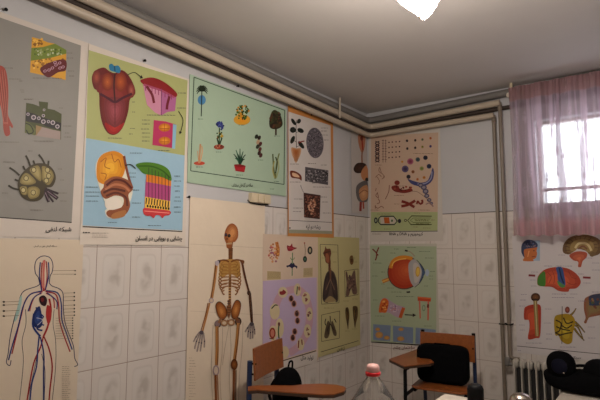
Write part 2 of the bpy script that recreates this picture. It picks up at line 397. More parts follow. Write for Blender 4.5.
for p, w in (([(180, 175), (215, 205), (243, 226)], 15), ([(186, 190), (205, 240)], 12), ([(195, 185), (246, 205)], 9), ([(190, 195), (225, 240)], 8)): A.line(p, w, (64, 48, 56), True)
for p in ([(200, 195), (238, 222)], [(190, 200), (207, 235)]): A.line(p, 3, (150, 130, 140))
A.blob([(75, 165), (85, 130), (115, 97), (150, 78), (195, 80), (225, 105), (235, 140), (220, 175), (190, 182), (183, 215), (160, 235), (120, 235), (88, 212)], (80, 70, 42))
for b in ([(125, 103), (158, 86), (172, 110), (172, 152), (142, 130)], [(180, 88), (215, 105), (226, 135), (206, 168), (180, 150), (176, 110)], [(92, 132), (115, 118), (152, 155), (120, 168), (86, 160)], [(84, 178), (112, 176), (112, 208), (92, 206)], [(120, 180), (150, 175), (168, 190), (160, 218), (128, 226), (116, 206)]): A.gblob(b, (150, 136, 86), (182, 168, 116), 3, .5)
for x, y in ((142, 105), (200, 105), (110, 140), (98, 190), (140, 200), (195, 150), (205, 130)): A.ell(x, y, 11, 12, (84, 74, 44)); A.ell(x, y, 8, 9, (196, 184, 136))
A.done('lymph_node_picture')
A = c.art(None); A.caps([(67, 53, 6), (67, 58, 6), (68, 71, 6), (69, 76, 5), (33, 78, 29), (9, 79, 12), (19, 81, 4), (20, 90, 4), (21, 92, 3), (24, 99, 10), (24, 99.5, 8), (63, 126, 9), (65, 133, 4), (64, 137, 7), (34, 141, 20), (0, 142, 19), (3, 162, 12), (59, 108, 4), (58, 169, 4), (60, 180, 4), (59, 193, 8), (60, 201, 7), (2, 193, 6), (28, 151, 5), (4, 68, 9), (30, 210, 13)], CAP, .6); A.done('fine_print')
A = c.art(None); A.text('شبکه لنفی', 45.6, 71.3, 231.2, hz=1.0); A.done('title_text')

# --- taste and smell
c = Chart('green and blue chart of a big tongue and a nose section', 'L', (-2.905, -2.245, 1.432, 2.452), .0045, (214, 203, 190))
s = c.sh; s.poly([(88.6, 50), (187.6, 80.5), (184.6, 155.5), (86, 138)], (170, 174, 114)); s.poly([(86, 138), (184.6, 155.5), (182.3, 230.5), (82.6, 225.5)], (152, 186, 206)); s.poly([(82.6, 226), (182.3, 231), (182.3, 232), (82.6, 227.2)], INK); s.done('sheet')
A = c.art((80, 45, 4))
A.gblob([(75, 190), (55, 172), (47, 130), (62, 102), (95, 90), (118, 105), (140, 112), (165, 100), (192, 118), (215, 160), (221, 195), (200, 218), (192, 270), (170, 332), (140, 359), (110, 351), (88, 310), (78, 250)], (118, 38, 36), (150, 62, 56), 4, .5, 0, 25)
A.gell(66, 130, 17, 30, (128, 56, 44), (176, 92, 72)); A.gell(205, 182, 15, 30, (128, 56, 48), (186, 110, 96))
A.gell(110, 148, 24, 36, (140, 62, 38), (196, 112, 52)); A.gell(162, 148, 25, 40, (140, 62, 38), (190, 104, 50))
A.gblob([(98, 222), (135, 208), (178, 224), (176, 290), (140, 336), (106, 300)], (132, 56, 60), (168, 88, 98), 5, .8)
A.gblob([(100, 310), (140, 330), (176, 310), (165, 336), (140, 356), (112, 346)], (168, 40, 36), (190, 62, 52), 3)
A.line([(80, 195), (110, 212), (140, 228), (170, 212), (208, 195)], 10, (92, 32, 52), True); A.line([(140, 115), (136, 160), (140, 225)], 6, (80, 30, 34), True); A.line([(140, 230), (140, 320)], 3, (100, 40, 44))
A.blob([(116, 80), (128, 75), (138, 84), (152, 82), (162, 95), (158, 112), (140, 108), (120, 100)], (58, 134, 168)); A.line([(138, 84), (140, 106)], 4, (30, 80, 110))
A.done('tongue_picture')
A = c.art((80, 45, 4))
A.poly([(250, 150), (326, 172), (325, 282), (300, 270), (268, 240)], (206, 150, 172)); A.poly([(326, 172), (386, 205), (380, 264), (350, 268), (325, 282)], (182, 116, 158))
A.blob([(243, 140), (290, 130), (340, 150), (387, 192), (377, 208), (330, 180), (290, 168), (255, 158)], (150, 40, 44)); A.line([(255, 158), (290, 170), (330, 184), (378, 210)], 8, (176, 90, 120), True)
for k in range(9): A.line([(262+13*k, 162+4.5*k), (262+13*k, 182+4.5*k)], 3, (150, 70, 110))
A.line([(266, 165), (288, 198), (296, 232)], 10, (126, 40, 52), True); A.line([(358, 205), (350, 235), (347, 258)], 10, (126, 40, 52), True); A.line([(326, 175), (325, 280)], 3, (140, 80, 120))
A.done('tongue_surface_picture')
A = c.art(None)
A.poly([(153.8, 120), (166, 121.5), (176, 124.5), (174.5, 148.5), (163, 146.5), (152.4, 145)], (190, 66, 112)); A.poly([(173, 124), (176.6, 125), (175, 148.8), (172, 148.4)], (150, 190, 210))
for y in (127.5, 140.8): A.gell(164.6, y, 6, 4.2, (196, 120, 40), (234, 176, 66)); A.line([(160, y+1), (169, y+1)], .6, (170, 90, 30)); A.line([(164.5, y-4), (164.5, y+4)], .5, (170, 90, 30))
A.done('taste_bud_picture')
A = c.art((80, 140, 3.636))
A.blob([(120+(x-120)*.92, 165+(y-165)*.94) for x, y in ((55, 75), (82, 42), (125, 32), (165, 52), (175, 100), (198, 180), (182, 245), (165, 283), (105, 292), (88, 265), (100, 250), (85, 222), (70, 185), (52, 120))], (226, 222, 206))
A.gblob([(65, 75), (85, 50), (125, 40), (158, 58), (165, 100), (150, 138), (110, 142), (95, 162), (66, 150), (60, 115)], (214, 146, 32), (238, 186, 62), 4, .7)
for p in ([(75, 80), (95, 65), (90, 95), (110, 105)], [(115, 50), (125, 80), (140, 70), (150, 100)], [(75, 120), (95, 125), (90, 145)]): A.line(p, 3, (176, 104, 24), True)
A.line([(160, 58), (166, 90), (178, 140), (190, 175)], 9, (138, 78, 52), True)
A.blob([(92, 150), (130, 132), (178, 148), (192, 178), (176, 200), (182, 240), (162, 274), (118, 284), (96, 270), (105, 255), (150, 245), (158, 212), (128, 202), (92, 214), (75, 190), (85, 172)], (156, 98, 66))
for p, col in (([(96, 165), (125, 145), (160, 150), (188, 176)], (102, 44, 36)), ([(92, 180), (125, 162), (160, 168), (180, 186)], (190, 130, 96)), ([(85, 192), (120, 178), (165, 186)], (104, 56, 44)), ([(95, 204), (130, 192), (166, 208), (172, 240)], (112, 62, 48))): A.line(p, 8, col, True)
A.blob([(92, 222), (125, 208), (148, 220), (152, 242), (120, 254), (96, 248)], (232, 224, 212)); A.blob([(120, 268), (165, 255), (160, 278), (118, 286)], (182, 130, 84))
A.done('nose_section_picture')
A = c.art((80, 140, 3.636))
A.poly([(240, 128), (332, 145), (326, 262), (234, 250)], (186, 90, 140)); A.poly([(241, 124), (332, 142), (331, 168), (241, 152)], (222, 140, 52))
A.blob([(203, 90), (225, 82), (262, 82), (300, 92), (325, 112), (332, 148), (300, 136), (262, 128), (232, 122), (214, 105)], (92, 138, 44)); A.line([(212, 95), (260, 96), (300, 112), (328, 138)], 5, (62, 104, 30), True)
A.poly([(237, 206), (328, 222), (326, 258), (235, 246)], (236, 196, 96))
for k in range(9): A.line([(242+10*k, 210+1.7*k), (240+10*k, 232+1.7*k)], 4, (30, 26, 24)); A.ell(246+9.5*k, 240+1.2*k, 3.4, 5, (36, 30, 26))
A.blob([(232, 248), (270, 250), (326, 258), (326, 272), (308, 276), (300, 284), (290, 274), (276, 274), (268, 284), (256, 276), (244, 276), (232, 268)], (206, 76, 80)); A.line([(234, 258), (326, 266)], 3, (240, 160, 150))
for k in range(7): A.line([(250+12*k, 100+5*k), (250+12*k, 212+2*k)], 2, (70, 50, 60))
A.done('skin_block_picture')
A = c.art((80, 45, 4)); A.line([(190, 120), (218, 110), (246, 130)], 3, INK, True); A.poly([(240, 134), (252, 133), (246, 120)], INK); A.done('arrow')
A = c.art((80, 45, 4)); A.line([(394, 265), (412, 300), (402, 350)], 3, INK, True); A.poly([(396, 345), (408, 348), (399, 358)], INK); A.done('arrow')
A = c.art((80, 140, 3.636)); A.line([(165, 92), (185, 90), (202, 104)], 4, INK, True); A.done('arrow')
A = c.art(None); A.caps([(108, 138, 14), (132, 102, 3), (132, 112, 3), (130, 128.5, 5), (129, 134, 4), (178, 93, 8), (177, 108, 9), (142, 120, 8), (142, 124, 8), (141, 129, 8), (142, 133, 8), (142, 137, 8), (142, 141, 8), (147, 115, 28), (158, 150.5, 12), (86, 187, 12), (85.5, 192, 14), (86, 196, 13), (86, 201, 12), (130, 153, 12), (129, 173, 7), (130, 177, 6), (131, 190, 8), (174, 176, 6), (174, 181, 7), (174, 186, 6), (175, 191, 5), (175, 197, 5), (174, 201, 7), (174, 207, 7), (174, 212, 7), (132, 203, 9), (132, 217, 9), (108, 222.5, 9), (148, 225.5, 13)], (86, 92, 96), .6); A.caps([(92, 233, 17), (92, 235, 15), (92, 237, 16)], (170, 160, 150), .5); A.caps([(83, 232.5, 7)], (90, 84, 80), 1.2); A.done('fine_print')
A = c.art(None); A.text('چشایی و بویایی در انسان', 135.6, 182.4, 240.2, hz=1.05); A.done('title_text')

# --- stems of plants
c = Chart('pale green landscape chart of small plants and trees', 'L', (-2.240, -1.278, 1.812, 2.488), .0025, (164, 186, 162))
s = c.sh
for p, q in (((194, 77.2), (284.7, 110.3)), ((284.7, 110.3), (284, 184.4)), ((284, 184.4), (190.7, 170.8)), ((190.7, 170.8), (194, 77.2))): s.line([p, q], .8, (48, 66, 52))
s.done('sheet')
A = c.art((185, 65, 6.154)); A.ell(103, 215, 25, 30, (92, 146, 184)); A.line([(104, 150), (102, 240), (100, 316)], 6, (40, 56, 50), True)
for k in range(11): a = -PI*1.15+k*PI*1.3/10; A.line([(105, 158), (105+20*math.cos(a), 150+22*math.sin(a)), (105+36*math.cos(a), 162+34*math.sin(a))], 12, (40, 54, 34), True, .3)
A.done('palm_picture')
A = c.art((230, 80, 6.667)); A.gell(80, 265, 56, 36, (214, 168, 70), (230, 160, 40)); A.line([(84, 265), (80, 215)], 8, (70, 60, 30)); A.dots(80, 215, 48, 48, 55, 7, [(62, 92, 40), (90, 120, 50), (206, 150, 50), (46, 76, 36)]); A.done('orange_bush_picture')
A = c.art((230, 80, 6.667)); A.line([(306, 320), (306, 368)], 12, (70, 56, 34)); A.blob([(295, 200), (325, 215), (346, 260), (348, 305), (310, 328), (268, 318), (262, 270), (275, 220)], (62, 54, 34)); A.dots(305, 262, 40, 58, 70, 7, [(46, 42, 26), (88, 72, 44), (74, 80, 44), (110, 70, 50)]); A.done('broad_tree_picture')
A = c.art(None); A.line([(219.5, 128), (219, 146)], 1.2, (50, 80, 50)); A.dots(220, 126, 3.6, 4.2, 22, 1.1, [(60, 72, 140), (90, 100, 170), (50, 56, 110)]); A.dots(219.5, 135, 3.2, 3.4, 14, 1.1, [(190, 160, 60), (60, 90, 50), (210, 120, 60)]); A.line([(219, 146), (217, 138)], 1.3, (40, 70, 44)); A.line([(219, 146), (222, 138)], 1.3, (40, 70, 44)); A.ell(219, 147, 5.2, 2.6, (150, 74, 56)); A.dots(219, 147, 4, 1.8, 10, .7, [(110, 50, 40), (200, 130, 100)]); A.done('blue_flower_picture')
A = c.art((185, 130, 5.714)); A.ell(82, 190, 32, 11, (202, 96, 74)); A.line([(80, 190), (84, 140), (88, 80)], 9, (198, 156, 116), True); A.line([(86, 185), (98, 130), (96, 90)], 6, (210, 172, 130), True); A.line([(78, 188), (72, 120)], 4, (204, 160, 124)); A.done('pale_shoot_picture')
A = c.art((230, 135, 5))
for x, y in ((18, 95), (30, 75), (50, 68), (66, 82), (78, 98), (25, 115), (74, 120), (40, 95), (60, 100)): A.line([(50, 150), ((50+x)/2, (150+y)/2-8), (x, y)], 9, random.choice([(40, 84, 60), (62, 110, 84), (34, 66, 50)]), True, .35)
A.poly([(20, 150), (78, 156), (72, 186), (28, 180)], (176, 46, 52)); A.ell(49, 153, 29, 6, (140, 40, 40), .1); A.done('potted_plant_picture')
A = c.art((230, 135, 5)); A.line([(138, 0), (148, 50), (152, 108)], 3, (70, 66, 50), True)
for x, y, col in ((132, 8, (50, 56, 44)), (146, 14, (56, 46, 40)), (140, 35, (190, 160, 130)), (152, 45, (96, 46, 44)), (138, 58, (60, 60, 40)), (150, 72, (110, 60, 50)), (146, 90, (70, 40, 40)), (154, 102, (90, 50, 44))): A.ell(x, y, 8, 12, col, .4)
A.done('runner_picture')
A = c.art((230, 135, 5))
for p, col in (([(226, 218), (218, 160), (214, 95)], (96, 104, 60)), ([(228, 218), (232, 150), (246, 92)], (130, 138, 84)), ([(232, 215), (244, 165), (240, 125)], (170, 176, 130)), ([(224, 215), (214, 175), (222, 130)], (176, 170, 110)), ([(228, 190), (236, 140), (228, 110)], (74, 84, 50))): A.line(p, 6, col, True)
A.done('bamboo_picture')
A = c.art(None); A.caps([(198, 119, 5), (238.5, 125, 6), (274, 136, 6), (216, 152, 6), (196, 167, 7), (236, 175, 7), (258, 160, 5), (274, 181.5, 5), (270, 189, 4)], (104, 128, 110), .6); A.done('fine_print')
A = c.art(None); A.text('ساقه در گیاهان مختلف', 231.8, 252.6, 186.6, hz=1.4); A.done('title_text')

# --- skeleton
c = Chart('tall cream chart of a human skeleton with hanging arms', 'L', (-2.215, -1.523, .30, 1.727), .0035, (222, 206, 184))
s = c.sh
for y in (262, 329): s.line([(190, y-18), (264, y-14)], .35, (196, 178, 156))
s.done('sheet')
B1 = (190, 140, 86); B2 = (134, 92, 54); B3 = (214, 172, 120); BK = (56, 36, 28)
A = c.art((185, 215, 4.444))
A.gblob([(180, 66), (195, 43), (214, 38), (233, 58), (236, 95), (224, 118), (214, 122), (211, 142), (200, 149), (186, 146), (182, 125), (174, 100)], (166, 104, 60), (212, 156, 102), 4, .7, 6, -18)
A.ell(182, 88, 6, 8, BK); A.ell(196, 92, 7, 8, BK); A.poly([(186, 98), (191, 108), (184, 110)], BK); A.line([(184, 128), (208, 126)], 6, (222, 196, 158)); A.line([(184, 128), (208, 126)], 1.5, BK); A.ell(182, 88, 3, 4, (70, 70, 110)); A.line([(212, 118), (208, 146)], 4, B2)
A.done('skull')
A = c.art((185, 215, 4.444)); A.line([(203, 146), (202, 208)], 20, (140, 92, 56), False, .8)
for k in range(8): A.line([(193, 152+6*k), (212, 152+6*k)], 1.6, BK)
A.line([(202, 205), (199, 330), (200, 405)], 11, B2, True)
for k in range(16): A.line([(193, 215+12*k), (206, 215+12*k)], 4.5, B3 if k > 8 else (150, 110, 66))
A.crop = (185, 300, 4); A.line([(176, 0), (176, 66)], 12, B2, False, .4)
for k in range(5): A.line([(169, 5+10*k), (183, 5+10*k)], 2.5, (80, 66, 80))
A.done('spine')
A = c.art((185, 215, 4.444))
A.blob([(158, 205), (198, 196), (240, 205), (246, 250), (236, 275), (200, 262), (164, 275), (152, 240)], (192, 152, 88))
for k in range(9):
    y = 208+k*13.5; wl = [36, 42, 45, 47, 48, 49, 48, 44, 36][k]; dr = 14+k*2.2
    for sg in (-1, 1):
        A.line([(199+sg*6, y), (199+sg*wl*.6, y-3+k*.8), (199+sg*wl, y+dr*.6), (199+sg*wl*.75, y+dr+6), (199+sg*(14 if k < 6 else 24), y+dr+(6 if k < 6 else 2))], 5.2, (176, 134, 72) if k < 5 else (164, 116, 74), True)
        A.line([(199+sg*wl, y+dr*.6+2), (199+sg*wl*.75, y+dr+8)], 1.4, BK)
A.poly([(192, 212), (206, 212), (204, 265), (199, 285), (194, 265)], (178, 134, 74)); A.line([(146, 206), (175, 200), (196, 208)], 7, (140, 90, 48), True); A.line([(204, 208), (228, 199), (256, 204)], 7, (140, 90, 48), True)
A.blob([(134, 208), (150, 200), (158, 206), (150, 218), (138, 216)], (60, 52, 60)); A.blob([(244, 200), (262, 202), (262, 216), (250, 214)], (130, 84, 46))
A.done('rib_cage')
for side in (0, 1):
    A = c.art((185, 215, 4.444))
    if side == 0:
        A.line([(140, 215), (130, 300), (118, 372)], 13, B1, True); A.line([(137, 220), (127, 300), (115, 370)], 3, (92, 54, 34), True); A.ell(143, 214, 9, 12, (190, 180, 186), .2); A.ell(117, 380, 11, 12, (176, 164, 168)); A.ell(117, 380, 7, 8, (214, 196, 172))
        A.crop = (185, 300, 4); A.line([(99, 12), (85, 70), (70, 126)], 6.5, B1, True); A.line([(92, 12), (82, 60), (64, 122)], 4, (150, 96, 60), True)
        F = [((58, 128), (44, 148), (34, 168)), ((60, 132), (46, 165), (38, 196)), ((64, 134), (56, 170), (48, 207)), ((70, 134), (66, 172), (61, 206)), ((74, 132), (78, 165), (77, 190))]; wr = (66, 130)
    else:
        A.line([(254, 212), (268, 280), (284, 340)], 9, (120, 74, 46), True); A.line([(257, 212), (271, 280), (286, 340)], 2.5, BK, True); A.ell(284, 346, 8, 11, (86, 62, 54))
        A.crop = (185, 300, 4); A.line([(257, -28), (262, 45), (266, 92)], 6, (104, 70, 50), True); A.line([(262, -28), (268, 45), (270, 90)], 4.5, (84, 56, 46), True)
        F = [((260, 96), (250, 112), (240, 128)), ((261, 98), (254, 125), (251, 150)), ((265, 100), (262, 130), (261, 156)), ((270, 99), (271, 128), (270, 154)), ((273, 97), (278, 118), (279, 138))]; wr = (267, 96)
    for f in F: A.line(f, 5.5, (120, 112, 118), True); A.line(f, 3.2, (176, 160, 152), True); A.ell(f[1][0], f[1][1], 3, 3, (70, 66, 76))
    A.ell(wr[0], wr[1], 9, 8, (104, 96, 104)); A.done('arm_bones')
A = c.art((185, 300, 4))
for pts in ([(122, 20), (134, 6), (150, 12), (166, 34), (168, 62), (158, 76), (146, 80), (136, 70), (126, 48)], [(186, 34), (200, 4), (214, 0), (224, 14), (222, 40), (214, 66), (200, 78), (188, 70), (184, 52)]):
    A.blob(pts, BK); cx = sum(p[0] for p in pts)/len(pts); cy = sum(p[1] for p in pts)/len(pts)
    A.gblob([(cx+(x-cx)*.9, cy+(y-cy)*.93) for x, y in pts], (156, 96, 50), (206, 148, 86), 4, .7)
A.poly([(166, 22), (186, 22), (182, 60), (176, 76), (170, 60)], (150, 104, 70))
for k in range(4): A.line([(168+k, 30+10*k), (184-k, 30+10*k)], 2, BK)
for x, y in ((157, 92), (185, 90)): A.ell(x, y, 15, 14, BK); A.ell(x, y, 14, 13, (176, 136, 100)); A.ell(x, y, 8, 7, (216, 198, 174))
A.line([(168, 82), (176, 84)], 8, (150, 104, 70)); A.ell(131, 96, 13, 15, BK); A.ell(130, 95, 11, 12, (150, 130, 130)); A.ell(213, 86, 13, 17, BK); A.ell(212, 85, 9, 12, (130, 96, 80)); A.line([(146, 72), (134, 92)], 10, (160, 116, 84)); A.line([(204, 70), (211, 84)], 10, (140, 94, 62))
A.done('pelvis')
for side in (0, 1):
    A = c.art((185, 300, 4))
    if side == 0: A.line([(128, 105), (129, 190), (126, 262)], 13, B1, True); A.line([(132, 110), (132, 190), (129, 260)], 2.5, (96, 56, 34), True); A.ell(124, 282, 13, 22, (170, 152, 158)); A.ell(124, 282, 8, 16, (216, 198, 178)); A.line([(122, 300), (124, 400), (127, 560)], 9, (150, 96, 56), True); A.line([(130, 300), (133, 400), (136, 560)], 4, (170, 120, 80), True); A.line([(127, 560), (108, 590)], 14, (150, 110, 80))
    else: A.line([(214, 92), (207, 170), (198, 240)], 13, B1, True); A.line([(217, 95), (210, 170), (201, 240)], 2.5, (96, 56, 34), True); A.gell(197, 258, 14, 22, (112, 66, 34), (176, 116, 62)); A.line([(196, 280), (194, 400), (190, 560)], 9, (150, 96, 56), True); A.line([(204, 280), (203, 400), (200, 560)], 4, (128, 84, 50), True); A.line([(190, 560), (205, 590)], 14, (150, 110, 80))
    A.done('leg_bones')
A = c.art((185, 300, 4)); g = (186, 168, 148)
for p in ([(112, 100), (108, 200), (106, 300), (112, 420)], [(150, 110), (148, 220), (140, 300), (146, 420)], [(176, 100), (160, 190), (150, 260)], [(232, 90), (228, 200), (218, 300), (214, 420)], [(180, 100), (184, 200), (178, 300), (182, 420)]): A.line(p, 1.6, g, True)
A.done('body_outline')
A = c.art((185, 300, 4)); A.caps([(14+random.uniform(0, 4), 232+k*11, random.choice((12, 20, 26))) for k in range(16)], (176, 158, 138), .45); A.done('fine_print')

# --- roots
c = Chart('white root chart with an orange border and a leafy seedling', 'L', (-1.262, -.622, 1.513, 2.522), .008, (196, 130, 66))
s = c.sh; s.poly([(288.3, 111.5), (330.6, 125.5), (332, 227.6), (288.8, 225.6)], (204, 196, 190)); s.poly([(288.7, 229.5), (332.2, 231), (332.4, 234), (288.6, 233.2)], (150, 150, 128)); s.poly([(288.8, 225.6), (332, 227.6), (332.2, 231), (288.7, 229.5)], (204, 196, 190)); s.line([(289, 220.3), (332, 222.4)], .5, INK); s.done('sheet')
A = c.art((280, 105, 6.667)); A.line([(108, 100), (107, 200), (110, 285)], 4, (40, 48, 38), True); LF = (34, 44, 36)
for x, y, rx, ry, r in ((90, 112, 11, 26, -.55), (126, 108, 13, 17, .5), (86, 166, 20, 20, .2), (137, 170, 23, 15, .45), (84, 232, 13, 28, .4), (141, 266, 13, 30, -.65)): A.ell(x, y, rx, ry, LF, r); A.line([(108, y+14), (x, y)], 3, LF)
A.line([(125, 250), (150, 243), (163, 240)], 8, (150, 50, 46), True)
A.gblob([(76, 284), (108, 288), (140, 290), (136, 330), (120, 365), (106, 386), (92, 360), (78, 325)], (206, 166, 130), (188, 118, 64), 4, .7, 0, -12)
for k in range(9): A.line([(84+6*k, 290), (90+4.4*k, 330), (96+2.6*k, 375)], 1.2, (150, 92, 56), True)
A.done('seedling_picture')
A = c.art((280, 105, 6.667)); A.ell(233, 253, 58, 102, (112, 106, 112), -.06, 30); A.dots(233, 253, 53, 96, 330, 3.4, [(64, 58, 66), (150, 142, 148), (90, 84, 92), (126, 120, 126)]); A.done('root_section_picture')
A = c.art((280, 160, 5)); A.blob([(50, 58), (62, 53), (85, 60), (106, 78), (108, 103), (96, 95), (80, 92), (56, 86)], (128, 62, 34)); A.blob([(62, 64), (85, 70), (98, 86), (84, 86), (64, 80)], (222, 190, 156)); A.line([(103, 126), (110, 146), (118, 162)], 2, INK); A.done('root_tip_picture')
A = c.art((280, 160, 5)); A.poly([(126, 34), (242, 52), (240, 125), (125, 106)], (96, 92, 96)); A.dots(183, 79, 55, 28, 260, 3, [(44, 40, 44), (176, 170, 170), (60, 56, 60), (120, 116, 118)], True); A.done('cell_tissue_picture')
A = c.art((280, 160, 5)); A.poly([(118, 163), (203, 176), (199, 296), (120, 287)], (76, 44, 38)); A.dots(160, 232, 38, 54, 150, 3.4, [(120, 74, 60), (46, 28, 28), (150, 100, 84)], True); A.dots(160, 230, 20, 42, 70, 3.6, [(214, 176, 150), (190, 140, 110), (130, 80, 64)]); A.done('wood_tissue_picture')
A = c.art(None); A.caps([(321, 128, 7), (321, 131, 6), (321, 135, 7), (324, 140, 5), (290, 164, 9), (308, 163.5, 8), (321, 165, 6), (290, 182, 11), (312, 183, 8), (320, 197, 7), (322, 202, 6), (294, 199, 9), (293, 208, 10), (323, 213, 8), (293, 211.5, 8), (313, 187, 18)], CAP, .55); A.caps([(289, 228, 1.6)], INK, 1.5); A.done('fine_print')
A = c.art(None); A.text('ریشه دو لپه', 306, 320.5, 228.4, hz=1.0); A.done('title_text')

# --- digestive tract
c = Chart('narrow pale chart of a stomach and liver in the room corner', 'L', (-.312, -.012, 1.748, 2.55), .004, (190, 184, 180))
s = c.sh; s.done('sheet')
A = c.art((280, 105, 6.667)); A.blob([(520, 205), (535, 187), (556, 190), (568, 215), (566, 270), (556, 310), (544, 318), (532, 290), (522, 250)], (192, 138, 108)); A.line([(546, 210), (548, 250), (553, 300)], 9, (166, 58, 42), True); A.ell(545, 222, 10, 16, (130, 60, 50)); A.line([(550, 300), (546, 340), (548, 400)], 9, (160, 112, 84), True); A.done('gullet_picture')
A = c.art((280, 160, 5)); A.gblob([(368, 42), (384, 17), (415, 14), (432, 26), (430, 50), (400, 66), (376, 62)], (58, 34, 28), (84, 52, 40), 3); A.blob([(405, 62), (428, 28), (440, 48), (441, 92), (428, 106), (410, 92)], (206, 150, 108)); A.ell(434, 98, 8, 10, (36, 30, 30)); A.done('liver_picture')
A = c.art((280, 160, 5)); A.blob([(384, 128), (415, 106), (438, 112), (440, 195), (420, 212), (392, 204), (380, 168)], (112, 110, 112)); A.gblob([(398, 146), (436, 126), (440, 186), (412, 204), (398, 182)], (200, 152, 112), (222, 180, 138), 3); A.line([(396, 170), (420, 150), (438, 160)], 4, (150, 100, 76), True); A.line([(404, 210), (402, 256)], 12, (150, 48, 46)); A.line([(416, 208), (418, 244)], 8, (176, 90, 70)); A.done('bowel_picture')

# --- plant reproduction, pink
c = Chart('cream and lilac chart with a ring of round pictures, behind the chair', 'L', (-1.543, -.860, .535, 1.522), .006, (212, 190, 168))
s = c.sh; s.poly([(262.8, 281), (316.6, 277.4), (316.6, 349), (284, 358.8), (262.6, 365.5)], (192, 172, 200)); s.line([(262, 367), (284.7, 360.2), (316, 350.8)], .9, INK); s.poly([(262, 368), (284.7, 361), (317, 351.6), (317, 362.6), (285, 370.2), (262, 377)], (212, 204, 196)); s.done('sheet')
A = c.art((255, 232, 8)); A.dots(150, 165, 48, 80, 38, 8, [(190, 130, 90), (206, 120, 110), (170, 110, 130), (220, 160, 110)]); A.line([(172, 80), (185, 140), (180, 195)], 26, (206, 138, 76), True); A.dots(178, 140, 14, 55, 24, 5, [(222, 166, 96), (170, 100, 60)]); A.done('pollen_picture')
A = c.art((255, 232, 8)); A.blob([(256, 108), (280, 112), (296, 92), (304, 118), (336, 128), (306, 142), (290, 152), (262, 148)], (160, 48, 62)); A.line([(262, 125), (310, 132)], 5, (200, 96, 100), True); A.done('red_seed_picture')
A = c.art((255, 232, 8)); A.ell(440, 147, 20, 32, (34, 40, 38)); A.ell(440, 147, 9, 18, (190, 180, 150)); A.ell(400, 217, 16, 25, (34, 44, 40)); A.ell(400, 217, 7, 12, (90, 140, 110)); A.line([(396, 90), (402, 140), (400, 192)], 4, (120, 90, 60), True); A.ell(396, 88, 6, 6, (170, 80, 60)); A.done('embryo_rings_picture')
A = c.art((255, 232, 8)); A.line([(300, 165), (297, 350)], 8, (120, 156, 116)); A.line([(282, 205), (298, 225), (318, 205)], 5, (130, 160, 120), True); A.blob([(252, 270), (275, 262), (290, 245), (298, 258), (310, 246), (320, 264), (338, 274), (334, 294), (322, 280), (306, 284), (298, 294), (286, 284), (272, 278), (258, 284)], (62, 56, 92)); A.done('blue_blossom_picture')
A = c.art((255, 232, 8)); A.poly([(98, 312), (206, 318), (206, 378), (97, 382)], (196, 178, 138)); A.caps([(103, 320+9*k, 96) for k in range(6)], (160, 142, 110), .35); A.done('text_block')
A = c.art((255, 232, 8)); A.poly([(388, 290), (462, 284), (460, 356), (386, 362)], (198, 180, 144)); A.caps([(394, 296+9*k, 60) for k in range(6)], (160, 142, 110), .35); A.done('text_block')
A = c.art((255, 280, 4.706))
A.line([(92, 150), (105, 100), (130, 62), (165, 48), (205, 45), (240, 85), (257, 160), (246, 240), (212, 305), (160, 345)], 34, (208, 172, 184), True); A.line([(82, 260), (92, 145)], 30, (208, 172, 184))
for x, y, rx, ry in ((131, 58, 22, 26), (200, 46, 17, 30), (240, 86, 20, 30), (256, 160, 15, 32), (247, 240, 17, 32), (215, 302, 17, 30), (93, 148, 24, 38), (85, 250, 20, 36), (116, 226, 20, 46), (140, 340, 20, 30)): A.ell(x, y, rx, ry, (216, 202, 168))
A.blob([(116, 55), (128, 52), (133, 45), (147, 58), (133, 70), (118, 68)], (150, 44, 52)); A.line([(200, 30), (196, 68)], 5, (90, 110, 70)); A.ell(208, 40, 5, 10, (170, 120, 100))
A.dots(240, 86, 11, 22, 9, 4, [(180, 130, 110), (150, 90, 90)]); A.dots(256, 160, 8, 22, 8, 4, [(170, 120, 110), (110, 80, 80)]); A.dots(247, 240, 9, 22, 9, 4, [(180, 130, 120), (140, 100, 90)])
A.line([(206, 285), (204, 320)], 5, (150, 60, 50)); A.line([(220, 280), (222, 305)], 5, (140, 54, 46)); A.line([(78, 135), (95, 118), (106, 120)], 5, (76, 90, 70), True); A.ell(82, 250, 15, 26, (160, 66, 50)); A.ell(82, 250, 9, 18, (206, 140, 120)); A.line([(68, 275), (90, 278)], 4, (110, 50, 40)); A.line([(113, 275), (110, 240), (114, 200)], 6, (84, 110, 66), True); A.ell(113, 208, 5, 10, (120, 60, 60))
A.done('life_cycle_ring')
A = c.art((255, 280, 4.706))
for x, y in ((170, 88), (183, 112), (197, 158), (200, 192), (187, 243), (178, 272)): A.ell(x, y, 13, 17, (206, 160, 140)); A.ell(x, y, 9, 13, (104, 60, 56)); A.ell(x+1, y+3, 4, 6, (40, 26, 30)); A.line([(x-6, y-10), (x+4, y-14)], 3, (60, 40, 44))
A.done('seed_stages_picture')
A = c.art(None); A.text('تولید مثل', 300.8, 313.2, 359.4, hz=1.0); A.done('title_text')

